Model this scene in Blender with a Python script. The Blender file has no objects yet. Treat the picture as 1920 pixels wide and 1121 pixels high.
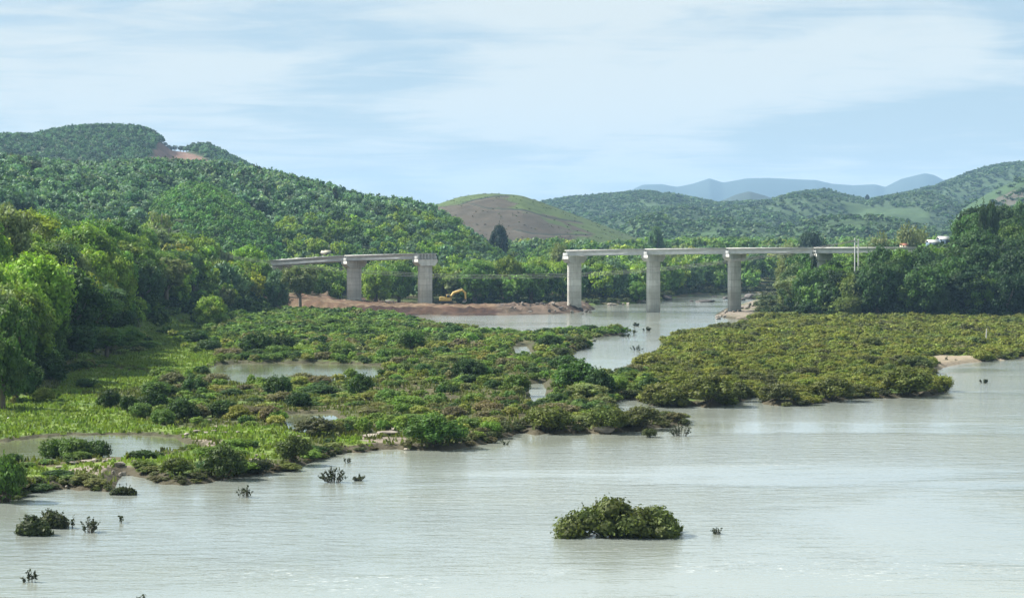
import bpy, math, random
import numpy as np
from math import radians, sin, cos, pi
random.seed(7); rng = np.random.default_rng(11)
C = bpy.context.scene.collection
SC = bpy.context.scene
# ------------------------------------------------------------------ camera, light, exposure
HC = 20.0; F = 3840.0; HV = 470.0          # eye height (m), focal length (photo px), horizon row
cam_d = bpy.data.cameras.new('camera'); cam = bpy.data.objects.new('camera', cam_d); C.objects.link(cam)
cam.location = (0, 0, HC); cam.rotation_euler = (pi/2, 0, 0)
cam_d.sensor_width = 36; cam_d.lens = 72.0; cam_d.shift_y = -(560.5-HV)/1920
cam_d.clip_start = 1; cam_d.clip_end = 60000
SC.camera = cam
SUN_EL, SUN_AZ = radians(41), math.atan2(-0.93, 0.30)   # azimuth from +Y clockwise: x=sin, y=cos
sd = (sin(SUN_AZ)*cos(SUN_EL), cos(SUN_AZ)*cos(SUN_EL), sin(SUN_EL))
sun_d = bpy.data.lights.new('sun', 'SUN'); sun_d.energy = 5.0; sun_d.angle = radians(0.6); sun_d.color = (1, .955, .88)
sun = bpy.data.objects.new('sun', sun_d); C.objects.link(sun)
from mathutils import Vector
sun.rotation_euler = Vector(sd).to_track_quat('Z', 'Y').to_euler(); sun.location = (-200, 100, 300)
SC.view_settings.view_transform = 'Standard'; SC.view_settings.look = 'None'
SC.view_settings.exposure = 1.4; SC.view_settings.gamma = 1
W = bpy.data.worlds.new('World'); SC.world = W; W.use_nodes = True

def nt_clear(nt):
    for n in list(nt.nodes): nt.nodes.remove(n)
class NB:
    def __init__(s, nt): s.nt = nt
    def n(s, typ, ins=None, **kw):
        x = s.nt.nodes.new(typ)
        for k, v in kw.items(): setattr(x, k, v)
        for k, v in (ins or {}).items():
            t = x.inputs[k]
            if isinstance(v, bpy.types.NodeSocket): s.nt.links.new(v, t)
            else: t.default_value = v
        return x
    def math(s, op, a, b=0.0, c=0.0, clamp=False):
        x = s.nt.nodes.new('ShaderNodeMath'); x.operation = op; x.use_clamp = clamp
        for i, v in enumerate((a, b, c)):
            if isinstance(v, bpy.types.NodeSocket): s.nt.links.new(v, x.inputs[i])
            else: x.inputs[i].default_value = v
        return x.outputs[0]
    def mix(s, f, a, b, blend='MIX'):
        x = s.nt.nodes.new('ShaderNodeMix'); x.data_type = 'RGBA'; x.blend_type = blend
        for i, v in ((0, f), (6, a), (7, b)):
            if isinstance(v, bpy.types.NodeSocket): s.nt.links.new(v, x.inputs[i])
            else: x.inputs[i].default_value = v if i == 0 or len(v) == 4 else (*v, 1)
        return x.outputs[2]
    def noise(s, vec, scale, detail=3, rough=.55, dist=0.0):
        x = s.n('ShaderNodeTexNoise', {'Scale': scale, 'Detail': detail, 'Roughness': rough, 'Distortion': dist})
        s.nt.links.new(vec, x.inputs['Vector']); return x.outputs['Fac']
    def ramp(s, f, lo, hi):
        x = s.n('ShaderNodeMapRange', {'From Min': lo, 'From Max': hi}, interpolation_type='SMOOTHSTEP')
        s.nt.links.new(f, x.inputs['Value']); return x.outputs['Result']
    def mapping(s, vec, scale=(1, 1, 1), rot=(0, 0, 0), loc=(0, 0, 0)):
        x = s.n('ShaderNodeMapping', {'Scale': scale, 'Rotation': rot, 'Location': loc})
        s.nt.links.new(vec, x.inputs['Vector']); return x.outputs[0]

def build_world():
    nt = W.node_tree; nt_clear(nt); b = NB(nt)
    sky = b.n('ShaderNodeTexSky', sky_type='NISHITA'); sky.sun_disc = False
    sky.sun_elevation = SUN_EL; sky.sun_rotation = SUN_AZ; sky.altitude = 0; sky.air_density = 1.0; sky.dust_density = 1.2; sky.ozone_density = 1.6
    g = b.n('ShaderNodeTexCoord').outputs['Generated']
    # thin high cloud sheets: project the view direction on a plane overhead
    sep = b.n('ShaderNodeSeparateXYZ'); nt.links.new(g, sep.inputs[0])
    zz = b.math('ADD', b.math('MAXIMUM', sep.outputs[2], 0.0), 0.055)
    px = b.math('DIVIDE', sep.outputs[0], zz); py = b.math('DIVIDE', sep.outputs[1], zz)
    cmb = b.n('ShaderNodeCombineXYZ'); nt.links.new(px, cmb.inputs[0]); nt.links.new(py, cmb.inputs[1])
    v = b.mapping(cmb.outputs[0], scale=(.62, .30, 1), rot=(0, 0, .12), loc=(1.3, .4, 0))
    big = b.noise(v, 1.15, 5, .52, .5)
    v2 = b.mapping(cmb.outputs[0], scale=(.8, 1.1, 1), rot=(0, 0, .22), loc=(4, 9, 0))
    fine = b.noise(v2, 2.4, 6, .6, .8)
    m = b.math('ADD', b.math('MULTIPLY', big, .72), b.math('MULTIPLY', fine, .28))
    cov = b.ramp(m, .40, .56)
    low = b.ramp(sep.outputs[2], -.02, .075)
    cov = b.math('MULTIPLY', cov, b.math('MULTIPLY_ADD', low, .45, .55))
    cov = b.math('MULTIPLY', cov, .93)
    veil = b.mix(.86, sky.outputs[0], (1.5, 2.02, 2.4))
    hz = b.math('POWER', b.math('SUBTRACT', 1.0, b.math('MAXIMUM', sep.outputs[2], 0.0)), 26)
    veil = b.mix(b.math('MULTIPLY', hz, .55), veil, (3.0, 3.22, 3.05))
    col = b.mix(cov, veil, (3.0, 3.24, 3.2))
    bg = b.n('ShaderNodeBackground', {'Color': col, 'Strength': .1})
    out = b.n('ShaderNodeOutputWorld'); nt.links.new(bg.outputs[0], out.inputs[0])
build_world()

# ------------------------------------------------------------------ helpers
def X_of(u, Y): return (np.asarray(u)-960.0)*Y/F
def Z_of(v, Y): return HC-(np.asarray(v)-HV)*Y/F
def Y_of(v, z=0.0): return (HC-z)*F/(v-HV)
def P(u, v, Y): return (float(X_of(u, Y)), float(Y), float(Z_of(v, Y)))
def poly_world(pts, z=0.0):
    p = np.array(pts, float); Y = Y_of(p[:, 1], z); return np.stack([X_of(p[:, 0], Y), Y], 1)
def inside(px, py, poly):
    poly = np.asarray(poly, float); r = np.zeros(np.shape(px), bool); n = len(poly)
    for i in range(n):
        x1, y1 = poly[i]; x2, y2 = poly[(i+1) % n]
        if y1 == y2: continue
        c = ((y1 > py) != (y2 > py)) & (px < (x2-x1)*(py-y1)/(y2-y1)+x1)
        r ^= c
    return r
def sdf(px, py, poly):
    poly = np.asarray(poly, float); d = np.full(np.shape(px), 1e12); n = len(poly)
    for i in range(n):
        a = poly[i]; e = poly[(i+1) % n]-a; L = max((e**2).sum(), 1e-9)
        t = np.clip(((px-a[0])*e[0]+(py-a[1])*e[1])/L, 0, 1)
        d = np.minimum(d, (px-a[0]-t*e[0])**2+(py-a[1]-t*e[1])**2)
    d = np.sqrt(d); return np.where(inside(px, py, poly), d, -d)
def vnoise(x, y, seed=0):
    xi = np.floor(x).astype(np.int64); yi = np.floor(y).astype(np.int64); fx = x-xi; fy = y-yi
    fx = fx*fx*(3-2*fx); fy = fy*fy*(3-2*fy)
    def h(a, b):
        n = (a*374761393+b*668265263+seed*1442695041) & 0x7fffffff
        n = ((n ^ (n >> 13))*1274126177) & 0x7fffffff
        return ((n ^ (n >> 16)) & 0xffff)/65535.0
    return (h(xi, yi)*(1-fx)+h(xi+1, yi)*fx)*(1-fy)+(h(xi, yi+1)*(1-fx)+h(xi+1, yi+1)*fx)*fy
def fbm(x, y, seed=0, o=4):
    r = 0; a = 1; t = 0
    for i in range(o): r = r+a*vnoise(x*2**i+17.3*i, y*2**i-9.1*i, seed+i); t += a; a *= .5
    return r/t*2-1
def sstep(a, b, x):
    t = np.clip((x-a)/(b-a), 0, 1); return t*t*(3-2*t)
def jit(poly_px, step=14, amp=4, seed=3):
    """subdivide a pixel outline and roughen it"""
    rs = np.random.default_rng(seed); out = []; n = len(poly_px)
    for i in range(n):
        a = np.array(poly_px[i], float); c = np.array(poly_px[(i+1) % n], float); L = np.hypot(*(c-a)); k = max(1, int(L/step))
        if L > 900: k = 1
        for j in range(k):
            p = a+(c-a)*j/k
            if j: p = p+np.array([rs.normal()*amp, rs.normal()*amp*.22*(p[1]-HV)/200])
            out.append(tuple(p))
    return out

# ------------------------------------------------------------------ outlines on the ground (photo px at water level)
RIVER_A = jit([(-2500, 2300), (-1500, 1100), (-500, 960), (-40, 948), (28, 934), (45, 924), (100, 917), (150, 919), (205, 921), (215, 900), (226, 889), (262, 893), (300, 905),
 (345, 909), (400, 901), (455, 893), (512, 886), (560, 876), (585, 862), (640, 850), (720, 842), (790, 843), (850, 841), (905, 833), (938, 820), (965, 812), (1040, 814), (1120, 813),
 (1190, 808), (1240, 801), (1288, 797), (1284, 788), (1240, 784), (1205, 790), (1158, 788), (1144, 758), (1165, 748), (1205, 750), (1225, 760), (1290, 762), (1345, 762), (1385, 753), (1410, 744), (1412, 736),
 (1440, 730), (1462, 714), (1474, 716), (1462, 732), (1432, 744), (1434, 757), (1470, 761), (1520, 757), (1575, 750), (1640, 745), (1700, 745), (1752, 742), (1768, 731),
 (1750, 715), (1742, 702), (1764, 690), (1800, 682), (1850, 676), (1920, 671), (2300, 664), (3600, 655), (6000, 2300)], seed=5)
RIVER_B = jit([(735, 591), (800, 590), (870, 591), (950, 591), (1050, 588), (1100, 583), (1115, 578), (1100, 573), (1130, 571), (1180, 570), (1240, 565), (1250, 560), (1300, 554), (1420, 549),
 (1600, 546), (3200, 541), (3200, 560), (1600, 558), (1445, 555), (1425, 560), (1398, 569), (1362, 579), (1342, 591), (1368, 598), (1405, 599), (1450, 601), (1400, 611), (1330, 622), (1270, 632),
 (1240, 642), (1272, 650), (1240, 662), (1215, 682), (1185, 702), (1100, 708), (1050, 706), (1032, 688), (1068, 672), (1066, 661), (1104, 652), (1100, 644), (1090, 636), (1168, 627), (1163, 622), (1050, 630),
 (1000, 632), (930, 627), (860, 620), (800, 611), (770, 604), (735, 597)], step=22, amp=2, seed=6)
PONDS = [jit([(-60, 832), (0, 828), (60, 822), (120, 817), (200, 815), (270, 816), (325, 819), (345, 830), (372, 838), (352, 846), (300, 850), (262, 856), (200, 862), (130, 866), (60, 866), (-60, 868)], seed=7),
         jit([(384, 694), (400, 686), (450, 681), (520, 680), (600, 681), (660, 682), (712, 684), (720, 698), (700, 712), (655, 710), (610, 720), (540, 726), (450, 722), (402, 710)], seed=8),
         jit([(528, 777), (560, 775), (622, 775), (640, 790), (625, 812), (560, 812), (530, 800)], seed=9),
         jit([(985, 718), (1020, 714), (1030, 726), (1030, 760), (1000, 762), (988, 745)], step=9, amp=1.5, seed=10),
         jit([(958, 648), (992, 646), (1004, 664), (995, 676), (962, 672)], step=9, amp=1.5, seed=11),
         jit([(798, 748), (830, 746), (866, 747), (860, 753), (820, 754)], step=9, amp=1, seed=12)]
WR_A, WR_B = poly_world(RIVER_A), poly_world(RIVER_B); WP = [poly_world(p, .25) for p in PONDS]
GRASS = [[(262, 600), (330, 598), (390, 612), (432, 640), (424, 668), (350, 704), (300, 702), (262, 690), (205, 684), (150, 690), (110, 680), (180, 668), (262, 662)],
         [(-400, 765), (0, 742), (90, 738), (175, 738), (215, 765), (300, 796), (400, 806), (350, 814), (200, 808), (100, 814), (0, 822), (-400, 845)],
         [(340, 812), (400, 803), (450, 797), (530, 799), (600, 802), (620, 810), (580, 822), (540, 832), (470, 836), (400, 828), (360, 822)],
         [(30, 872), (100, 868), (200, 865), (270, 858), (300, 851), (372, 840), (395, 850), (392, 862), (330, 868), (262, 872), (190, 876), (110, 884), (95, 905), (40, 900)],
         [(430, 838), (520, 836), (560, 842), (540, 856), (470, 862), (430, 852)],
         [(535, 640), (570, 637), (590, 650), (582, 665), (540, 670), (520, 660)], [(640, 815), (690, 822), (740, 836), (690, 840), (650, 838), (620, 826)],
         [(120, 700), (200, 690), (300, 700), (280, 722), (200, 730), (100, 738)]]
ROCKY = [[(655, 812), (700, 806), (752, 808), (765, 826), (748, 838), (700, 828), (665, 820)], [(105, 885), (150, 872), (200, 870), (262, 872), (275, 886), (230, 897), (210, 903), (150, 896)],
         [(340, 816), (400, 818), (440, 822), (400, 834), (350, 832)], [(380, 798), (430, 796), (440, 804), (390, 806)], [(455, 860), (500, 856), (520, 866), (470, 876)],
         [(1335, 592), (1342, 588), (1370, 574), (1420, 560), (1440, 563), (1420, 580), (1395, 599), (1360, 600)], [(545, 835), (575, 828), (590, 838), (560, 846)]]
SAND = [[(1690, 672), (1760, 664), (1830, 665), (1850, 672), (1850, 680), (1800, 686), (1760, 698), (1745, 690), (1760, 680)], [(1872, 668), (1960, 664), (1960, 674), (1880, 676)]]
EARTH = [(572, 538), (640, 550), (700, 561), (780, 568), (870, 571), (1040, 569), (1062, 567), (1120, 575), (1116, 590), (1000, 593), (720, 593), (690, 586), (640, 570), (590, 553), (572, 545)]
EW = poly_world([(500, 577), (600, 577), (700, 578), (780, 580), (900, 582), (1040, 580), (1062, 576), (1108, 577), (1112, 580), (1098, 583), (1050, 587), (950, 590), (860, 590), (735, 590), (690, 590), (600, 588), (500, 586)])

# ------------------------------------------------------------------ terrain
def ip(u, pts):
    a = np.array(pts, float); return np.interp(u, a[:, 0], a[:, 1])
def layer(u, Y, prof, Yr, Yf, allow, fall, p=1.0, tail=0.5, base=0.0, amp=0.0, scale=100.0, seed=0):
    yr = ip(u, Yr) if isinstance(Yr, list) else np.full(np.shape(u), float(Yr))
    yf = ip(u, Yf) if isinstance(Yf, list) else np.full(np.shape(u), float(Yf))
    v = ip(u, prof); zr = HC-(v-HV)*yr/F-allow
    zr = np.maximum(zr, base)
    t = np.clip((Y-yf)/(yr-yf), 0, 1)
    X = (u-960)*Y/F
    if amp: t2 = t+amp*fbm(X/scale, Y/scale, seed, 4)*np.clip(t*(1-t)*4, 0, 1); t2 = np.clip(t2, 0, 1)
    else: t2 = t
    r = np.sin(t2*pi/2)**p
    dn = 1-(1-tail)*sstep(0, fall, Y-yr)
    fade = sstep(prof[0][0]-50, prof[0][0], u)*(1-sstep(prof[-1][0], prof[-1][0]+50, u))
    return ((zr-base)*r*dn+base*sstep(0, .2, t))*fade
PH1 = [(-900, 340), (0, 300), (100, 311), (160, 315), (230, 309), (300, 306), (400, 309), (450, 314), (480, 319), (600, 346), (680, 368), (720, 372), (760, 376), (810, 390), (850, 414), (900, 448), (950, 475)]
PLB = [(-900, 370), (0, 405), (60, 402), (110, 428), (200, 428), (240, 422), (300, 432), (400, 450), (450, 470), (520, 498), (600, 545), (700, 575), (760, 585)]
PRF = [(1380, 600), (1425, 585), (1450, 545), (1480, 520), (1510, 508), (1560, 502), (1620, 495), (1660, 470), (1700, 456), (1760, 442), (1800, 420), (1850, 408), (1900, 404), (2000, 390), (2700, 350)]
LAYERS = {
 'bench': lambda u, Y: layer(u, Y, PLB, [(-900, 380), (0, 400), (270, 620), (500, 760), (700, 800)], [(-900, 245), (0, 270), (100, 286), (200, 380), (270, 480), (400, 560), (560, 650), (700, 730)], 12, 300, 1.1, .75),
 'hill_one': lambda u, Y: layer(u, Y, PH1, [(-900, 1350), (500, 1300), (700, 1150), (860, 1220), (950, 1250)], [(-900, 500), (0, 560), (270, 760), (500, 860), (700, 900), (900, 1000)], 7.5, 500, 1.1, .6, 3, .06, 90, 4),
 'spur': lambda u, Y: layer(u, Y, [(170, 480), (230, 445), (300, 374), (340, 353), (385, 351), (430, 370), (480, 402), (520, 442), (560, 480)], 1010, 760, 2.5, 160, .9, .0, 0, .04, 60, 9),
 'low_spur': lambda u, Y: layer(u, Y, [(440, 480), (490, 440), (540, 412), (620, 404), (700, 415), (760, 428), (830, 446), (890, 470)], 1000, 840, 6, 150, .9, .0, 0, .05, 60, 12),
 'end_spur': lambda u, Y: layer(u, Y, [(640, 440), (690, 400), (740, 388), (800, 400), (850, 425), (900, 455), (940, 475)], 1080, 930, 6, 200, .9, .2, 0, .05, 60, 15),
 'hill_two': lambda u, Y: layer(u, Y, [(-900, 275), (0, 256), (60, 256), (120, 244), (160, 239), (200, 238), (260, 240), (290, 250), (320, 276), (345, 280), (365, 276), (390, 274), (425, 290), (470, 312), (540, 340), (620, 400)], 2150, 1500, 5, 700, 1, .5, 20, .07, 170, 21),
 'bare_hill': lambda u, Y: layer(u, Y, [(700, 440), (760, 410), (805, 389), (860, 371), (900, 365), (930, 364), (980, 368), (1030, 386), (1100, 412), (1160, 434), (1220, 456), (1270, 472)], 1700, 1250, 0, 500, 1, .3, 0, .035, 120, 31),
 'ra': lambda u, Y: layer(u, Y, [(940, 410), (1020, 379), (1060, 373), (1100, 370), (1150, 367), (1200, 362), (1260, 368), (1330, 380), (1400, 400), (1500, 430)], 3700, 2500, 4, 900, 1, .3, 10, .2, 260, 41),
 'rb': lambda u, Y: layer(u, Y, [(1030, 440), (1100, 412), (1160, 398), (1230, 388), (1290, 386), (1350, 395), (1450, 388), (1520, 402), (1600, 424), (1700, 440)], 2950, 2100, 4, 500, 1, .2, 10, .34, 190, 43),
 'rc': lambda u, Y: layer(u, Y, [(1300, 400), (1340, 380), (1400, 378), (1440, 376), (1480, 364), (1510, 358), (1550, 356), (1590, 366), (1620, 371), (1680, 392), (1760, 430)], 3250, 2300, 5, 600, 1, .2, 10, .34, 190, 45),
 'rd': lambda u, Y: layer(u, Y, [(1540, 420), (1600, 385), (1640, 371), (1700, 362), (1740, 358), (1775, 368), (1800, 384), (1830, 415), (1870, 440)], 2900, 2250, 5, 500, 1, .1, 10, .36, 160, 47),
 're': lambda u, Y: layer(u, Y, [(1560, 400), (1640, 375), (1700, 361), (1760, 347), (1820, 324), (1850, 316), (1880, 312), (1920, 308), (2100, 290), (2700, 300)], 3900, 2700, 5, 900, 1, .4, 10, .3, 260, 49),
 'rf': lambda u, Y: layer(u, Y, [(1740, 450), (1780, 425), (1805, 392), (1850, 366), (1880, 352), (1920, 335), (2100, 300), (2700, 310)], 2450, 1700, 0, 600, 1, .3, 5, .06, 200, 51),
 'rg': lambda u, Y: layer(u, Y, [(1380, 450), (1440, 438), (1500, 424), (1560, 413), (1620, 410), (1700, 422), (1750, 436), (1800, 450)], 1950, 1550, 0, 350, 1, .1, 0, .05, 90, 53),
 'rh': lambda u, Y: layer(u, Y, [(1130, 450), (1180, 425), (1210, 410), (1235, 408), (1265, 418), (1310, 424), (1360, 416), (1420, 425), (1470, 446)], 2050, 1600, 0, 350, 1, .1, 0, .05, 90, 55),
 'far_ridge': lambda u, Y: layer(u, Y, [(1100, 400), (1175, 361), (1205, 347), (1240, 346), (1270, 351), (1300, 345), (1330, 335), (1356, 343), (1400, 335), (1440, 334), (1500, 337), (1530, 338), (1560, 345), (1600, 348), (1640, 346), (1660, 351), (1690, 336), (1735, 325), (1752, 329), (1775, 341), (1850, 360), (2300, 330)], 10500, 9200, 0, 1200, 1, .3, 10, .1, 500, 61),
 'far_cone': lambda u, Y: layer(u, Y, [(1300, 400), (1350, 378), (1380, 365), (1405, 359), (1440, 369), (1480, 384), (1540, 410)], 5200, 4700, 0, 500, 1, .1, 10, .06, 300, 63),
 'right_wood': lambda u, Y: layer(u, Y, PRF, [(1400, 650), (1600, 690), (2700, 720)], [(1400, 585), (1500, 592), (2700, 560)], 11, 150, 1.0, .25),
}
NAMES = list(LAYERS)
def ground(u, Y, want=False):
    """terrain height at view angle u (photo px) and distance Y; also the number of the layer on top"""
    u = np.asarray(u, float); Y = np.asarray(Y, float); X = (u-960)*Y/F
    sh = u.shape; H = np.full(sh, -9.0); which = np.full(sh, -1)
    dl = np.full(sh, 50.0); dp = np.full(sh, 50.0)
    m = Y < 1500
    if m.any():
        xs, ys = X[m], Y[m]
        r = np.maximum(sdf(xs, ys, WR_A), sdf(xs, ys, WR_B)); dl[m] = -r
        q = np.full(xs.shape, -99.0)
        for p in WP: q = np.maximum(q, sdf(xs, ys, p))
        dp[m] = -q
    n = fbm(X/9, Y/9, 77, 4); n2 = fbm(X/2.6, Y/2.6, 78, 3)
    low = np.where(dl > 0, np.minimum(.15+.45*dl, .55+.2*n)+.3*n*sstep(2, 8, dl)+.1*n2, np.maximum(.15+.45*dl, -1.6))
    pnd = np.where(dp > 0, np.minimum(.25+.45*dp, .95), np.maximum(.25+.5*dp, -.6))
    low = np.where(dp < 3, np.minimum(np.maximum(low, .55+.2*n), pnd+.1*n2), low)
    H = np.where(Y < 1500, low, 3.0)
    far = sstep(0, 60, dl)*sstep(1000, 1180, Y)*11+sstep(700, 1000, Y)*sstep(3, 40, dl)*3
    H = H+np.where((u > 620), far*1.0, sstep(600, 900, Y)*6)
    # terraces on the left meadow
    for i, (k, f) in enumerate(LAYERS.items()):
        h = f(u, Y); 
        if i < 18: h = h+np.where(h > 1, .6*fbm(X/12, Y/12, 90, 3), 0)
        top = h > H+.01
        H = np.where(top & (dl > 0) & (h > .4), np.maximum(h, H), H) if k != 'far_ridge' else np.where(h > 5, np.maximum(h, H), H)
        which = np.where(top, i, which)
    # the earth causeway
    e = np.full(sh, -50.0); m = (Y > 560) & (Y < 820) & (u > 400) & (u < 1200)
    if m.any(): e[m] = sdf(X[m], Y[m], EW)
    eh = ip(u, [(500, 5), (575, 4.4), (640, 3.1), (700, 2.4), (780, 2.1), (1000, 2.0), (1112, 1.7)])
    rub = fbm(X/2.2, Y/2.2, 66, 4)
    top = np.clip((e+1.0)/3.2, 0, 1)
    H = np.where(e > -1, np.maximum(H, eh*top+rub*(.95+.8*sstep(900, 1000, u))*np.clip(top*2, 0, 1)), H)
    if want: return H, which, dl, dp, e
    return H
us = np.arange(-620, 2560, 6.0)
Ys = np.concatenate([np.geomspace(110, 760, 620, endpoint=False), np.geomspace(760, 1240, 150, endpoint=False), np.geomspace(1240, 1720, 150, endpoint=False), np.geomspace(1720, 4400, 220, endpoint=False), np.geomspace(4400, 12000, 80)])
UU, YY = np.meshgrid(us, Ys)
HH, WH, DL, DP, EE = ground(UU, YY, True)
XX = (UU-960)*YY/F; VV = HV-(HH-HC)*F/YY
slope_max = np.maximum.accumulate((HH-HC)/YY, axis=0)
def visible(u, Y, ztop, margin=.0018):
    ci = np.clip(((u-us[0])/6).astype(int), 0, len(us)-1); ri = np.clip(np.searchsorted(Ys, Y)-2, 0, len(Ys)-1)
    return (ztop-HC)/Y > slope_max[ri, ci]-margin

def mesh_obj(name, V, Fq, mat, parent=None, cols=None, smooth=False, colname='tint'):
    V = np.asarray(V, np.float32).reshape(-1, 3); me = bpy.data.meshes.new(name)
    Fq = np.asarray(Fq, np.int32)
    if Fq.ndim == 2:
        k = Fq.shape[1]; nf = len(Fq)
        me.vertices.add(len(V)); me.vertices.foreach_set('co', V.ravel())
        me.loops.add(nf*k); me.loops.foreach_set('vertex_index', Fq.ravel())
        me.polygons.add(nf); me.polygons.foreach_set('loop_start', np.arange(0, nf*k, k, dtype=np.int32))
        me.polygons.foreach_set('loop_total', np.full(nf, k, np.int32))
    me.update(calc_edges=True)
    if smooth: me.polygons.foreach_set('use_smooth', np.ones(len(me.polygons), bool))
    if cols is not None:
        a = me.color_attributes.new(colname, 'FLOAT_COLOR', 'POINT')
        c = np.ones((len(V), 4), np.float32); c[:, :3] = cols; a.data.foreach_set('color', c.ravel())
    if mat: me.materials.append(mat)
    o = bpy.data.objects.new(name, me); C.objects.link(o)
    if parent: o.parent = parent
    return o
def tag(o, label=None, cat=None, group=None, kind=None):
    for k, v in (('label', label), ('category', cat), ('group', group), ('kind', kind)):
        if v: o[k] = v
    return o
def empty(name, loc, label, cat, group=None, rz=0.0, sc=(1, 1, 1)):
    o = bpy.data.objects.new(name, None); C.objects.link(o); o.location = loc; o.rotation_euler = (0, 0, rz); o.scale = sc
    o.empty_display_size = .5
    return tag(o, label, cat, group)

# ------------------------------------------------------------------ materials
def new_mat(name):
    m = bpy.data.materials.new(name); m.use_nodes = True; nt_clear(m.node_tree); return m, NB(m.node_tree)
def finish(m, b, sh, disp=None):
    o = b.n('ShaderNodeOutputMaterial'); b.nt.links.new(sh, o.inputs[0]); return m
def mat_foliage():
    m, b = new_mat('foliage')
    at = b.n('ShaderNodeVertexColor', layer_name='tint'); oi = b.n('ShaderNodeObjectInfo')
    c = b.mix(1.0, at.outputs[0], oi.outputs['Color'], 'MULTIPLY')
    g = b.n('ShaderNodeNewGeometry').outputs['Position']
    n = b.noise(g, .35, 3, .6); n2 = b.noise(g, 2.2, 2, .6)
    hs = b.n('ShaderNodeHueSaturation', {'Color': c, 'Saturation': 1.0})
    b.nt.links.new(b.math('MULTIPLY_ADD', b.math('SUBTRACT', n, .5), .09, .5), hs.inputs['Hue'])
    b.nt.links.new(b.math('MULTIPLY_ADD', b.math('ADD', b.math('SUBTRACT', n, .5), b.math('SUBTRACT', n2, .5)), .68, .78), hs.inputs['Value'])
    p = b.n('ShaderNodeBsdfPrincipled', {'Base Color': hs.outputs[0], 'Roughness': .6, 'Specular IOR Level': .12})
    tc = b.mix(1.0, hs.outputs[0], (1.15, 1.25, .45), 'MULTIPLY')
    t = b.n('ShaderNodeBsdfTranslucent', {'Color': tc})
    ms = b.n('ShaderNodeMixShader', {0: .28}); b.nt.links.new(p.outputs[0], ms.inputs[1]); b.nt.links.new(t.outputs[0], ms.inputs[2])
    return finish(m, b, ms.outputs[0])
M_FOL = mat_foliage()
def mat_simple(name, col, rough=.8, spec=.3, nscale=1.0, namp=.35, metal=0.0, col2=None, bump=0.0):
    col = tuple(x*.82 for x in col)
    m, b = new_mat(name)
    tc = b.n('ShaderNodeTexCoord').outputs['Object']
    n = b.noise(tc, nscale, 5, .62)
    a = tuple(x*(1-namp) for x in col); c2 = col2 or tuple(min(1, x*(1+namp)) for x in col)
    c = b.mix(b.ramp(n, .3, .7), a, c2)
    p = b.n('ShaderNodeBsdfPrincipled', {'Base Color': c, 'Roughness': rough, 'Specular IOR Level': spec, 'Metallic': metal})
    if bump:
        bm = b.n('ShaderNodeBump', {'Strength': .6, 'Distance': bump}); b.nt.links.new(b.noise(tc, nscale*3, 6, .65), bm.inputs['Height']); b.nt.links.new(bm.outputs[0], p.inputs['Normal'])
    return finish(m, b, p.outputs[0])
M_BARK = mat_simple('bark', (.17, .14, .11), nscale=2, bump=.03)
M_PALEBARK = mat_simple('pale_bark', (.38, .35, .30), nscale=2, bump=.02)
M_ROCK = mat_simple('rock', (.22, .195, .165), nscale=1.2, namp=.45, bump=.12)
M_DARKROCK = mat_simple('dark_rock', (.10, .09, .085), nscale=1.0, namp=.5, bump=.12)
M_PALEROCK = mat_simple('pale_rock', (.29, .255, .21), nscale=1.4, namp=.35, bump=.1)
M_YELLOW = mat_simple('yellow_paint', (.66, .47, .12), .5, .4, 1.5, .2)
M_BLACK = mat_simple('black_rubber', (.04, .038, .035), .7, .3, 2, .3)
M_GLASS = mat_simple('cab_glass', (.03, .04, .045), .15, .6, 1, .2)
M_STEEL = mat_simple('dull_steel', (.30, .29, .27), .5, .4, 2, .3, .3)
M_WHITE = mat_simple('white_sheet', (.55, .55, .53), .6, .3, 1, .1)
M_CREAM = mat_simple('cream_roof', (.48, .45, .34), .6, .3, 1, .15)
M_ORANGE = mat_simple('orange_roof', (.30, .13, .08), .7, .3, 1, .2)
M_BLUE = mat_simple('blue_wall', (.10, .16, .22), .7, .3, 1, .15)
M_DRYTWIG = mat_simple('twig', (.10, .085, .06), nscale=3)
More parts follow.
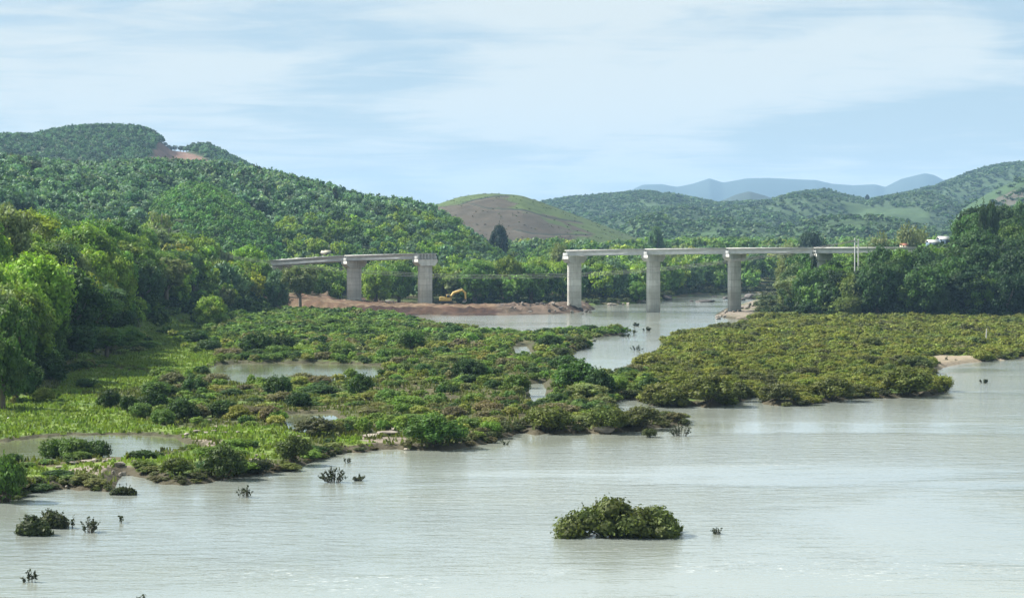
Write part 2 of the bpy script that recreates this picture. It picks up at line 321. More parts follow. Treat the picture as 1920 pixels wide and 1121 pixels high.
def mat_concrete():
    m, b = new_mat('concrete'); g = b.n('ShaderNodeNewGeometry').outputs['Position']
    sep = b.n('ShaderNodeSeparateXYZ'); b.nt.links.new(g, sep.inputs[0])
    n = b.noise(g, .45, 5, .6); st = b.noise(b.mapping(g, scale=(1.6, 1.6, .10)), 1.0, 4, .6); f = b.noise(g, 3.5, 4, .65)
    base = b.mix(b.ramp(n, .3, .7), (.49, .485, .445), (.64, .63, .585))
    base = b.mix(b.math('MULTIPLY', b.ramp(st, .48, .70), .45), base, (.22, .21, .19))
    # casting joints every 2.1 m up the piers, each lift a little different
    zl = b.math('DIVIDE', sep.outputs[2], 2.1); fr = b.math('FRACT', zl)
    j = b.math('LESS_THAN', fr, .055)
    wn = b.n('ShaderNodeTexWhiteNoise', noise_dimensions='1D'); b.nt.links.new(b.math('FLOOR', zl), wn.inputs['W'])
    base = b.mix(b.math('MULTIPLY', wn.outputs['Value'], .28), base, (.25, .245, .215))
    low = b.math('LESS_THAN', sep.outputs[2], 15.0)
    base = b.mix(b.math('MULTIPLY', b.math('MULTIPLY', j, low), .5), base, (.17, .165, .15))
    # flood stain on the lower lifts
    wl = b.ramp(b.math('ADD', sep.outputs[2], b.math('MULTIPLY', f, 1.0)), 8.2, 6.2)
    base = b.mix(b.math('MULTIPLY', wl, .35), base, (.25, .23, .18))
    base = b.mix(b.math('MULTIPLY', b.ramp(f, .5, .75), .2), base, (.5, .5, .47))
    p = b.n('ShaderNodeBsdfPrincipled', {'Base Color': base, 'Roughness': .85, 'Specular IOR Level': .25})
    bm = b.n('ShaderNodeBump', {'Strength': .4, 'Distance': .05}); b.nt.links.new(f, bm.inputs['Height']); b.nt.links.new(bm.outputs[0], p.inputs['Normal'])
    return finish(m, b, p.outputs[0])
M_CONC = mat_concrete()
M_GIRD = mat_simple('girder_concrete', (.60, .605, .59), .8, .25, .5, .14, bump=.02)
M_SLAB = mat_simple('slab_concrete', (.50, .50, .48), .85, .25, .7, .18)
def mat_ground():
    m, b = new_mat('ground'); g = b.n('ShaderNodeNewGeometry').outputs['Position']
    at = b.n('ShaderNodeVertexColor', layer_name='ground_col')
    n = b.noise(g, .12, 4, .6); f = b.noise(g, 1.1, 5, .65)
    k = b.math('ADD', b.math('MULTIPLY', b.math('SUBTRACT', n, .5), .7), b.math('MULTIPLY', b.math('SUBTRACT', f, .5), 1.1))
    hs = b.n('ShaderNodeHueSaturation', {'Color': at.outputs[0]}); b.nt.links.new(b.math('MULTIPLY_ADD', k, .85, .82), hs.inputs['Value'])
    b.nt.links.new(b.math('MULTIPLY_ADD', b.math('SUBTRACT', n, .5), -.07, .5), hs.inputs['Hue'])
    p = b.n('ShaderNodeBsdfPrincipled', {'Base Color': hs.outputs[0], 'Roughness': .9, 'Specular IOR Level': .15})
    bm = b.n('ShaderNodeBump', {'Strength': .8, 'Distance': .35}); b.nt.links.new(f, bm.inputs['Height']); b.nt.links.new(bm.outputs[0], p.inputs['Normal'])
    return finish(m, b, p.outputs[0])
def mat_water(pond=False):
    m, b = new_mat('pond_water' if pond else 'river_water'); g = b.n('ShaderNodeNewGeometry').outputs['Position']
    patch = b.noise(b.mapping(g, scale=(.012, .02, 1), rot=(0, 0, .25)), 1, 4, .6, .6)
    w1 = b.noise(b.mapping(g, scale=(.28, .75, 1), rot=(0, 0, .10)), 1.0, 4, .62, .3)
    w2 = b.noise(b.mapping(g, scale=(.9, 2.6, 1), rot=(0, 0, -.08)), 1.0, 3, .6, .2)
    amp = b.math('MULTIPLY_ADD', b.ramp(patch, .40, .60), 1.0, .25)
    h = b.math('MULTIPLY', b.math('ADD', w1, b.math('MULTIPLY', w2, .35)), amp)
    bm = b.n('ShaderNodeBump', {'Strength': 1.0, 'Distance': .03 if pond else .11}); b.nt.links.new(h, bm.inputs['Height'])
    mud = b.mix(b.ramp(b.noise(b.mapping(g, scale=(.008, .012, 1), rot=(0, 0, .4)), 1, 4, .6), .35, .68), (.21, .235, .215), (.25, .27, .225))
    if pond: mud = b.mix(.5, (.12, .135, .075), (.15, .165, .10))
    if not pond:
        # small broken foam where the current riffles
        ff = b.noise(b.mapping(g, scale=(1.2, 2.4, 1)), 1.0, 5, .7); fp = b.noise(b.mapping(g, scale=(.03, .05, 1), loc=(3, 1, 0)), 1, 3, .5)
        foam = b.math('MULTIPLY', b.ramp(ff, .56, .66), b.ramp(fp, .55, .68))
        mud = b.mix(b.math('MULTIPLY', foam, .8), mud, (.7, .7, .66))
    p = b.n('ShaderNodeBsdfPrincipled', {'Base Color': mud, 'Roughness': .03 if pond else .07, 'IOR': 1.6, 'Specular IOR Level': 1.0}); b.nt.links.new(bm.outputs[0], p.inputs['Normal'])
    return finish(m, b, p.outputs[0])
M_GROUND = mat_ground(); M_WATER = mat_water(); M_POND = mat_water(True)

# ------------------------------------------------------------------ ground colours (what each patch is made of)
def build_ground():
    n = len(us); m = len(Ys)
    col = np.zeros(UU.shape+(3,)); col[:] = (.075, .088, .033)
    nz = fbm(XX/14, YY/14, 5, 4)
    col = np.where((nz > .15)[..., None], np.array((.10, .09, .045)), col)
    col = np.where((nz < -.25)[..., None], np.array((.10, .15, .035)), col)
    def paint(mask, c, soft=None): col[mask] = c
    vz = HV+(HC-.7)*F/YY                                     # row of the flat land there
    lowland = (WH < 0) | (HH < 4)
    for gp in GRASS: paint(inside(UU+6*nz, vz, gp) & lowland, (.14, .20, .045))
    g2 = fbm(XX/6, YY/6, 15, 3)
    gm = np.zeros(UU.shape, bool)
    for gp in GRASS: gm |= inside(UU, vz, gp)
    col = np.where((gm & (g2 > .22) & lowland)[..., None], np.array((.09, .145, .035)), col)
    for gp in ROCKY: paint(inside(UU+8*g2, vz+2*g2, gp) & lowland & (g2 > -.25), (.23, .195, .155))
    for gp in SAND: paint(inside(UU, vz, gp), (.27, .225, .16))
    paint((DL < 1.2) & (DL > -6) & (YY < 700) & (nz > -.9), (.075, .066, .042))
    paint((DP < 1.0) & (DP > -6), (.065, .062, .034))
    for gp in SAND: paint(inside(UU, vz, gp), (.27, .225, .16))
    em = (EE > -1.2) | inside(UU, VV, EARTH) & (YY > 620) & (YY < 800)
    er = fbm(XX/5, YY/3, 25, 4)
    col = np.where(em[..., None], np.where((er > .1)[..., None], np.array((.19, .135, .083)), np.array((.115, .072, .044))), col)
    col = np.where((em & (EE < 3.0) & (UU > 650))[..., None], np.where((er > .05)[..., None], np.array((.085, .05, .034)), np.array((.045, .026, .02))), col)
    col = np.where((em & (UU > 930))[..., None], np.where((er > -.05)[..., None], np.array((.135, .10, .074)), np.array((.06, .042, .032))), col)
    big = WH >= 0
    forest = big & ~em & (HH > 3)
    paint(forest, (.045, .065, .028))
    bh = WH == NAMES.index('bare_hill')
    t = fbm(XX/40, YY/60, 35, 5)+.5*fbm(XX/9, YY/14, 37, 3)
    green = ((UU-1015)*.9-(VV-400)*1.3+t*95 > -20) | ((VV < ip(UU, [(800, 392), (860, 383), (930, 372), (985, 372), (1040, 398)])))
    fine = fbm(XX/9, YY/14, 36, 3)
    bc = np.where(green[..., None], np.array((.068, .102, .032)), np.array((.068, .058, .042)))
    bc = bc*(1+.28*fine[..., None])
    for line in ([(868, 377), (885, 383), (915, 391), (985, 394), (1005, 401), (1035, 409), (1070, 414), (1095, 418)], [(958, 429), (975, 433), (1000, 438), (1030, 440), (1110, 440)], [(862, 384), (885, 376), (930, 368), (955, 368)]):
        l = np.array(line, float); vl = np.interp(UU, l[:, 0], l[:, 1]); on = (UU > l[0, 0]) & (UU < l[-1, 0])
        bc = np.where((on & (np.abs(VV-vl) < 1.5))[..., None], np.array((.035, .04, .028)), bc)
        bc = np.where((on & (VV-vl > 1.5) & (VV-vl < 3.4))[..., None], np.array((.10, .085, .062)), bc)
    col = np.where(bh[..., None], bc, col)
    # cleared red scar on the far left hill
    h2 = (WH == NAMES.index('hill_two'))
    scar = h2 & inside(UU, VV, SCAR)
    col = np.where(scar[..., None], np.array((.17, .105, .078))*(1+.3*fbm(XX/10, YY/20, 44, 3))[..., None], col)
    for k in ('ra', 'rb', 'rc', 'rd', 're'):
        mk = WH == NAMES.index(k); tt = fbm(XX/160, YY/220, 71, 4)
        col = np.where((mk & (tt > .48))[..., None], np.array((.055, .095, .038)), np.where(mk[..., None], np.array((.05, .085, .04)), col))
    for k in ('rf', 'rg', 'rh'):
        mk = WH == NAMES.index(k); tt = fbm(XX/70, YY/110, 72, 4)
        col = np.where(mk[..., None], np.where((tt > .18)[..., None], np.array((.036, .065, .028)), np.array((.045, .085, .032)))*(1+.35*fbm(XX/16, YY/22, 73, 3))[..., None], col)
    mk = (WH == NAMES.index('rf')) & inside(UU, VV, [(1868, 372), (1900, 358), (1960, 345), (1960, 380), (1900, 388), (1860, 392)])
    col = np.where(mk[..., None], np.array((.085, .08, .06)), col)
    for k in ('far_ridge', 'far_cone'): col = np.where((WH == NAMES.index(k))[..., None], np.array((.04, .06, .05)), col)
    V = np.stack([XX, YY, HH], -1).reshape(-1, 3)
    i = (np.arange(m-1)[:, None]*n+np.arange(n-1)[None]).ravel()
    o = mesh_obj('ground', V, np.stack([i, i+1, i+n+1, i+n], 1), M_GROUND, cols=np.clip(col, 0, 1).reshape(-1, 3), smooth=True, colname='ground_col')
    tag(o, kind='structure')
SCAR = [(262, 306), (285, 296), (298, 268), (312, 272), (330, 281), (348, 286), (372, 292), (395, 305), (400, 312), (255, 314)]
build_ground()
def sheet(name, pts, z, mat, kind='structure'):
    me = bpy.data.meshes.new(name); me.from_pydata([(x, y, z) for x, y in pts], [], [list(range(len(pts)))]); me.materials.append(mat)
    o = bpy.data.objects.new(name, me); C.objects.link(o); o['kind'] = kind; return o
sheet('river_water', [(-600, -300), (900, -300), (900, 1500), (-600, 1500)], 0, M_WATER)
sheet('river_bed', [(-5000, -400), (5000, -400), (5000, 12050), (-5000, 12050)], -9.5, M_GROUND)
def pond(p, z, nm='pond_water'):
    c = p.mean(0); d = p-c; L = np.hypot(d[:, 0], d[:, 1])[:, None]; q = c+d*(L+1.6)/L
    sheet(nm, [tuple(x) for x in q], z, M_POND)
for i, p in enumerate(WP[:3]): pond(p, .25)

# ------------------------------------------------------------------ foliage prototypes
def rand_unit(n, r=rng):
    v = r.normal(size=(n, 3)); return v/np.linalg.norm(v, axis=1)[:, None]
def quads_at(p, nrm, size, r=rng, aspect=1.35):
    """one leaf spray (a bent four-sided face) at each point"""
    n = len(p); a = np.cross(nrm, rand_unit(n, r)); a /= np.linalg.norm(a, axis=1)[:, None]+1e-9; c = np.cross(nrm, a)
    s = np.asarray(size).reshape(-1, 1); a = a*s*aspect*.5; c = c*s*.5
    V = np.stack([p-a, p-c*r.uniform(.6, 1.2, (n, 1)), p+a, p+c*r.uniform(.6, 1.2, (n, 1))], 1).reshape(-1, 3)
    return V, np.arange(4*n).reshape(-1, 4)
ICO_V = None
def ico(sub=1):
    import bmesh
    bm = bmesh.new(); bmesh.ops.create_icosphere(bm, subdivisions=sub, radius=1)
    V = np.array([v.co[:] for v in bm.verts]); T = np.array([[v.index for v in f.verts] for f in bm.faces]); bm.free(); return V, T
ICO = ico(1); ICO2 = ico(2)
def lobes_crown(seed, R=1.0, H=1.0, nl=14, lr=.36, low=-.35, nleaf=1500, leaf=.09, spread=.75, core=.78, ragged=.12, sprigs=0, shape='round'):
    """crown in units of its own radius; returns V, quads, tint(grey)"""
    r = np.random.default_rng(seed); cs = []; rs = []
    for i in range(nl):
        ph = 2*pi*i*.618+r.uniform(-.4, .4); z = low+(1-low)*((i+.5)/nl)**.85+r.uniform(-.08, .08); z = min(z, .98)
        rad = math.sqrt(max(0, 1-min(1, abs(z))**2))*r.uniform(.62, .86)
        k = 1.0
        if shape == 'flat': k = 1.15 if z > .1 else .7
        if shape == 'tall': k = 1; rad = r.uniform(.1, .6)
        cs.append((R*rad*k*cos(ph), R*rad*k*sin(ph), H*z*.74)); rs.append(lr*r.uniform(.7, 1.25))
    cs.append((0, 0, 0)); rs.append(.62)
    cs = np.array(cs); rs = np.array(rs); sq = np.array((R, R, H)); 
    w = rs**2; w[-1] *= .5; cnt = r.multinomial(nleaf, w/w.sum()); PV = []; PN = []; TI = []
    lt = r.uniform(.82, 1.18, len(cs))
    for c, rr, k, t0 in zip(cs, rs, cnt, lt):
        d = rand_unit(k, r); q = c+d*rr*(1+ragged*r.normal(size=(k, 1)))*np.array((1, 1, .85))
        PV.append(q); PN.append(d); TI.append(np.full(k, t0))
    PV = np.concatenate(PV); PN = np.concatenate(PN); TI = np.concatenate(TI)
    ok = np.ones(len(PV), bool)
    for c, rr in zip(cs, rs): ok &= (((PV-c)/np.array((1, 1, .85)))**2).sum(1) > (rr*.80)**2
    PV, PN, TI = PV[ok], PN[ok], TI[ok]
    N = PN+spread*rand_unit(len(PV), r); N /= np.linalg.norm(N, axis=1)[:, None]
    V, Q = quads_at(PV, N, leaf*r.uniform(.6, 1.45, len(PV)), r)
    T = np.repeat(TI*r.uniform(.85, 1.15, len(TI)), 4)
    if sprigs:
        for _ in range(sprigs):
            i = r.integers(len(cs)); d = rand_unit(1, r)[0]; d[2] = abs(d[2])+.3; d /= np.linalg.norm(d)
            st = cs[i]+d*rs[i]*.8; L = r.uniform(.15, .4); k = 9
            pts = st+d*(np.linspace(.2, 1, k)[:, None]*L)+r.normal(size=(k, 3))*.025
            v2, q2 = quads_at(pts, rand_unit(k, r), np.full(k, leaf*.8), r)
            Q = np.concatenate([Q, q2+len(V)]); V = np.concatenate([V, v2]); T = np.concatenate([T, np.full(len(v2), .9)])
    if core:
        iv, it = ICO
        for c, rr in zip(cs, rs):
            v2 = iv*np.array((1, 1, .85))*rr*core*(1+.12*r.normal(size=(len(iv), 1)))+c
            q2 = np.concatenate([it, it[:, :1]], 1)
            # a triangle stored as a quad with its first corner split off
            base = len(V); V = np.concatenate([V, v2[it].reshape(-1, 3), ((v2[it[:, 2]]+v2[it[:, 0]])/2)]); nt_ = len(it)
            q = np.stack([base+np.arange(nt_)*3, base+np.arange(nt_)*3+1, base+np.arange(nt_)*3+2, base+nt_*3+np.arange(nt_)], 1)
            Q = np.concatenate([Q, q]); T = np.concatenate([T, np.full(nt_*4, .8)])  # cores tinted darker than the leaves: inner crown shade put into the colour
    return V, Q, T
def bamboo_crown(seed, ncul=26, per=70, leaf=.085):
    """arching plumes; unit = clump height, base at 0"""
    r = np.random.default_rng(seed); PV = []; PN = []; T = []; paths = []
    for i in range(ncul):
        ph = r.uniform(0, 2*pi); L = r.uniform(.7, 1.08); lean = r.uniform(.12, .62); t = np.linspace(.1, 1, 14)
        x = (.05+lean*.55*t**2.2)*1.0; z = L*t-(lean*.42)*t**3.2
        path = np.stack([cos(ph)*x, sin(ph)*x, z], 1); paths.append(path)
        tt = r.uniform(.28, 1, per); k = r.uniform(.85, 1.15)
        c = np.stack([np.interp(tt, t, path[:, j]) for j in range(3)], 1)
        wd = .10*np.sin(np.clip(tt, 0, 1)*pi*.86)+.025
        off = r.normal(size=(per, 3))*wd[:, None]*.8; off[:, 2] -= abs(off[:, 2])*.5
        PV.append(c+off); PN.append(rand_unit(per, r)*.8+np.array((cos(ph)*.6, sin(ph)*.6, .7))); T.append(np.full(per, k))
    PV = np.concatenate(PV); PN = np.concatenate(PN); PN /= np.linalg.norm(PN, axis=1)[:, None]; T = np.concatenate(T)
    V, Q = quads_at(PV, PN, leaf*r.uniform(.5, 1.2, len(PV)), r, 1.9)
    return V, Q, np.repeat(T, 4), paths
def tube(path, r0, r1, k=6):
    path = np.asarray(path, float); n = len(path); V = []; rad = np.linspace(r0, r1, n)
    for i in range(n):
        d = path[min(i+1, n-1)]-path[max(i-1, 0)]; d /= np.linalg.norm(d)+1e-9
        a = np.cross(d, (0.3, 1, .1)); a /= np.linalg.norm(a); c = np.cross(d, a)
        for j in range(k): V.append(path[i]+rad[i]*(a*cos(2*pi*j/k)+c*sin(2*pi*j/k)))
    Q = [(i*k+j, i*k+(j+1) % k, (i+1)*k+(j+1) % k, (i+1)*k+j) for i in range(n-1) for j in range(k)]
    return np.array(V), np.array(Q)
class Acc:
    def __init__(s): s.V = []; s.Q = []; s.n = 0
    def add(s, V, Q): s.V.append(np.asarray(V, float)); s.Q.append(np.asarray(Q)+s.n); s.n += len(V); return s
    def tube(s, path, r0, r1, k=6): return s.add(*tube(path, r0, r1, k))
    def box(s, c, h, rz=0.0, ax=None, taper=1.0):
        """ax: three unit axes; h half sizes"""
        A = np.array(ax, float) if ax is not None else np.array(((cos(rz), sin(rz), 0), (-sin(rz), cos(rz), 0), (0, 0, 1)))
        S = np.array([(x, y, z) for z in (-1, 1) for y in (-1, 1) for x in (-1, 1)], float)*np.array(h)
        S[4:, :2] *= taper
        V = np.array(c)+S@A
        return s.add(V, [(0, 2, 3, 1), (4, 5, 7, 6), (0, 1, 5, 4), (2, 6, 7, 3), (0, 4, 6, 2), (1, 3, 7, 5)])
    def build(s, name, mat, parent=None, smooth=False, bevel=0.0):
        o = mesh_obj(name, np.concatenate(s.V), np.concatenate(s.Q), mat, parent, smooth=smooth)
        if bevel:
            md = o.modifiers.new('bevel', 'BEVEL'); md.width = bevel; md.segments = 2; md.limit_method = 'ANGLE'
        return o
def limbs(seed, h0=.55, n=5, spread=.5, r=.035, base_r=.05):
    """trunk in units of tree height (0..1)"""
    q = np.random.default_rng(seed); a = Acc()
    bend = q.uniform(-.04, .04, 2); top = np.array((bend[0], bend[1], h0+.2))
    t = np.linspace(0, 1, 6)[:, None]; p = np.concatenate([bend*t**2, (h0+.2)*t], 1); p[0, 2] = -.06
    a.tube(p, base_r, base_r*.4, 7)
    for i in range(n):
        ph = 2*pi*i/n+q.uniform(-.4, .4); s = q.uniform(.28, .6); st = np.array((bend[0]*s, bend[1]*s, h0*s+.12))
        L = spread*q.uniform(.6, 1); e = st+np.array((cos(ph)*L*.55, sin(ph)*L*.55, L*.75)); mid = (st+e)/2+np.array((cos(ph)*.03, sin(ph)*.03, -.02))
        a.tube([st, mid, e], r, r*.3, 5)
    return a
def proto_tree(name, seed, H=1.0, cr=.36, cz=.62, ch=.36, trunk_mat=None, h0=.5, **kw):
    """unit tree: height 1"""
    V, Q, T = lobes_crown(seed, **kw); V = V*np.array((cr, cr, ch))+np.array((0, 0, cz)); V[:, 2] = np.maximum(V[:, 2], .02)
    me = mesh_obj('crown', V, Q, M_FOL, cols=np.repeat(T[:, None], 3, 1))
    tr = limbs(seed+5, h0).build('trunk', trunk_mat or M_BARK)
    for o in (me, tr): C.objects.unlink(o)
    return me.data, tr.data
PROTO = {}
def protos():
    P_ = PROTO
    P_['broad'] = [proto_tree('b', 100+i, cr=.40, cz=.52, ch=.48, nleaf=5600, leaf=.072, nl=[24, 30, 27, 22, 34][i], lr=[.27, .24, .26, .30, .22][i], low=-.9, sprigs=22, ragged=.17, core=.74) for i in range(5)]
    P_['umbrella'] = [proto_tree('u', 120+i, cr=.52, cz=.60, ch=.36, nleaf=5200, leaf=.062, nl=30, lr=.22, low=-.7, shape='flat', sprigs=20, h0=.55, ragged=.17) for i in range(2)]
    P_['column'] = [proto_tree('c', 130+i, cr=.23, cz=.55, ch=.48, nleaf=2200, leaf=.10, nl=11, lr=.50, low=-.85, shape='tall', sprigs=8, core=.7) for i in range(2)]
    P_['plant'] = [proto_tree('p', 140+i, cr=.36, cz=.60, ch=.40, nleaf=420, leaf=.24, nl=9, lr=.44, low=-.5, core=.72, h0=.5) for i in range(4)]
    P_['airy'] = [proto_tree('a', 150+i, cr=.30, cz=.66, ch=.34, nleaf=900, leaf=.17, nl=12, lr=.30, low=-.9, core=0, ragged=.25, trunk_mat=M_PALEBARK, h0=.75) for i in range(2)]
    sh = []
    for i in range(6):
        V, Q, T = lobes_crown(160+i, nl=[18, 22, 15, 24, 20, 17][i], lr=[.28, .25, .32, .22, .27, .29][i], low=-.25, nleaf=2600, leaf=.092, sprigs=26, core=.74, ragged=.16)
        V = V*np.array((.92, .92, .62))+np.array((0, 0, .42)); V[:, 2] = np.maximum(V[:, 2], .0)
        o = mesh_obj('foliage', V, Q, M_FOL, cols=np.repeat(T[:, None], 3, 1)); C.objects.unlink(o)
        q = np.random.default_rng(i); a = Acc()
        for k in range(7):
            ph = 2*pi*k/7+q.uniform(-.3, .3); s = q.uniform(.3, .75); a.tube([(0, 0, -.08), (cos(ph)*s*.4, sin(ph)*s*.4, .25), (cos(ph)*s, sin(ph)*s, .62)], .03, .008, 5)
        t = a.build('stem', M_DRYTWIG); C.objects.unlink(t); sh.append((o.data, t.data))
    P_['shrub'] = sh
    bb = []
    for i in range(2):
        V, Q, T, paths = bamboo_crown(180+i, 38, 230, .036); o = mesh_obj('foliage', V, Q, M_FOL, cols=np.repeat(T[:, None], 3, 1)); C.objects.unlink(o)
        a = Acc()
        for p in paths: a.tube(p[::2]*np.array((1, 1, 1)), .006, .003, 4)
        t = a.build('culm', M_BARK); C.objects.unlink(t); bb.append((o.data, t.data))
    P_['bamboo'] = bb
protos()
PARTS = {'shrub': ('foliage', 'stem'), 'bamboo': ('foliage', 'culms')}
def place(kind, name, x, y, z, sx, sz, tint, label, cat, group=None, var=None, rz=None):
    pr = PROTO[kind]; a, t = pr[(var if var is not None else random.randrange(len(pr))) % len(pr)]
    e = empty(name, (x, y, z), label, cat, group, random.uniform(0, 6.28) if rz is None else rz, (sx, sx, sz))
    n1, n2 = PARTS.get(kind, ('crown', 'trunk'))
    for nm, d in ((n1, a), (n2, t)):
        o = bpy.data.objects.new(nm, d); C.objects.link(o); o.parent = e
        if nm == n1: o.color = (*tint, 1)
    return e
def mass(name, Vp, Qp, Tp, pos, sx, sz, tints, label, cat, protos_idx=None):
    """many far plants in ONE stuff mesh"""
    VV_, QQ_, CC_ = [], [], []; n0 = 0; N = len(pos); pick = rng.integers(0, len(Vp), N)
    for k in range(len(Vp)):
        ix = np.nonzero(pick == k)[0]
        if not len(ix): continue
        V = Vp[k]; a = rng.uniform(0, 2*pi, len(ix)); ca, sa = np.cos(a)[:, None], np.sin(a)[:, None]
        x = (V[None, :, 0]*ca-V[None, :, 1]*sa)*sx[ix, None]+pos[ix, 0:1]
        y = (V[None, :, 0]*sa+V[None, :, 1]*ca)*sx[ix, None]+pos[ix, 1:2]
        z = V[None, :, 2]*sz[ix, None]+pos[ix, 2:3]
        W_ = np.stack([x, y, z], -1).reshape(-1, 3).astype(np.float32)
        q = (Qp[k][None]+(np.arange(len(ix))*len(V))[:, None, None]).reshape(-1, 4)+n0
        c = (Tp[k][None, :, None]*tints[ix][:, None, :]).reshape(-1, 3)
        VV_.append(W_); QQ_.append(q); CC_.append(c); n0 += len(W_)
    o = mesh_obj(name, np.concatenate(VV_), np.concatenate(QQ_), M_FOL, cols=np.concatenate(CC_))
    return tag(o, label, cat, kind='stuff')
def lowpoly(seed, nl, lr, nleaf, leaf, cr, cz, ch, low=-.5, core=.75):
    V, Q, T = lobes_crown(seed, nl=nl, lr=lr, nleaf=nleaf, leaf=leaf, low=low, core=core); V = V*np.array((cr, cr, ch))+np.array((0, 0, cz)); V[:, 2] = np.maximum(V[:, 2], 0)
    return V, Q, T
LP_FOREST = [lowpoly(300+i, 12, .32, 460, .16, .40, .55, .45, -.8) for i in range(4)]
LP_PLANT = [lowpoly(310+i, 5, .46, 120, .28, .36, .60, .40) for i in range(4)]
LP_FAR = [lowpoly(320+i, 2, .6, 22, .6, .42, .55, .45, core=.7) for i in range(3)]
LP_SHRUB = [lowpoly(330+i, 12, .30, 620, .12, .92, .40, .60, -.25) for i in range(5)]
def cells(u0, u1, Y0, Y1, step, jitter=.45, seed=1):
    """jittered grid in the world, cut to a view wedge"""
    r = np.random.default_rng(seed); x0 = min((u0-960)*Y0, (u0-960)*Y1)/F; x1 = max((u1-960)*Y0, (u1-960)*Y1)/F
    gx, gy = np.meshgrid(np.arange(x0, x1, step), np.arange(Y0, Y1, step)); gx = gx+(np.arange(gx.shape[0])[:, None] % 2)*step/2
    gx = gx+r.uniform(-jitter, jitter, gx.shape)*step; gy = gy+r.uniform(-jitter, jitter, gy.shape)*step
    x, y = gx.ravel(), gy.ravel(); u = 960+x*F/y; k = (u > u0) & (u < u1); return x[k], y[k], u[k]
#PART2
# ------------------------------------------------------------------ the unfinished bridge
T_AX = np.array((sin(radians(40)), cos(radians(40)), 0)); N_AX = np.array((cos(radians(40)), -sin(radians(40)), 0)); UP = np.array((0, 0, 1.))
PIERS = {525: (708, 488), 664: (700, 479), 797: (692, 475.5), 1077: (676, 469.5), 1225: (668, 467), 1377: (661, 465.2), 1540: (654, 464.2), 1692: (647, 464)}
GD, SL = 1.62, .24           # girder depth, slab
def pier(parent, u, base_z, label=None):
    Y, vt = PIERS[u]; c = np.array(P(u, vt, Y)); zt = c[2]-SL-GD-.12
    a = Acc(); z0, z1 = base_z, zt-2.1
    for (za, zb, k) in ((z0, z1, 1.0),):
        L, Tn, ch = 3.15, .70, .28
        ring = [(-L+ch, -Tn), (L-ch, -Tn), (L, -Tn+ch), (L, Tn-ch), (L-ch, Tn), (-L+ch, Tn), (-L, Tn-ch), (-L, -Tn+ch)]
        V = []; 
        for z, s in ((za, 1.0), (zb, 1.0)):
            for p in ring: V.append((c[0], c[1], 0)+T_AX*p[0]*s+N_AX*p[1]*s+UP*z)
        a.add(V, [(i, (i+1) % 8, 8+(i+1) % 8, 8+i) for i in range(8)])
        a.add(V[8:], [(0, 1, 2, 3), (4, 5, 6, 7), (0, 3, 4, 7)])
    col = a.build('pier', M_CONC, parent)
    if label: col['label'] = label
    h = Acc(); w = 1.25
    prof = [(-4.9, zt), (4.9, zt), (4.9, zt-.95), (3.5, zt-2.1), (-3.5, zt-2.1), (-4.9, zt-.95)]
    V = [(c[0], c[1], 0)+T_AX*p[0]+N_AX*s*w+UP*p[1] for s in (-1, 1) for p in prof]
    h.add(V, [(i, (i+1) % 6, 6+(i+1) % 6, 6+i) for i in range(6)]+[(0, 1, 2, 5), (5, 2, 3, 4), (6, 11, 8, 7), (11, 10, 9, 8)])
    h.build('pier_cap', M_CONC, col, bevel=.06)
    for s in (-1, 1):
        k = Acc(); k.box((c[0], c[1], 0)+T_AX*s*4.72+UP*(zt+.55), (.16, 1.0, .55), ax=(T_AX, N_AX, UP)); k.build('shear_block', M_GIRD, col, bevel=.03)
    return col
def girder(parent, p0, p1):
    """precast I-beam between two points on its top line"""
    p0, p1 = np.array(p0), np.array(p1); d = p1-p0; d /= np.linalg.norm(d); s = np.cross(d, UP); s /= np.linalg.norm(s)
    prof = [(-.40, 0), (.40, 0), (.40, -.16), (.11, -.32), (.11, -1.18), (.30, -1.38), (.30, -GD), (-.30, -GD), (-.30, -1.38), (-.11, -1.18), (-.11, -.32), (-.40, -.16)]
    a = Acc(); n = len(prof)
    def ring(p, blk): return [p+s*(x if not blk else (.30 if x > 0 else -.30) if -1.3 < z < -.2 else x)+UP*z for x, z in prof]
    L = np.linalg.norm(p1-p0); st = [(0, 1), (1.6/L, 1), (2.2/L, 0), (1-2.2/L, 0), (1-1.6/L, 1), (1, 1)]
    V = []
    for t, blk in st: V += ring(p0+(p1-p0)*t, blk)
    a.add(V, [(k*n+i, k*n+(i+1) % n, (k+1)*n+(i+1) % n, (k+1)*n+i) for k in range(len(st)-1) for i in range(n)])
    for k in (0, len(st)-1):
        b = k*n; a.add([V[b+i] for i in range(n)], [(0, 1, 2, 11), (2, 3, 10, 11), (3, 4, 9, 10), (4, 5, 8, 9), (5, 6, 7, 8)])
    return a.build('girder', M_GIRD, parent)
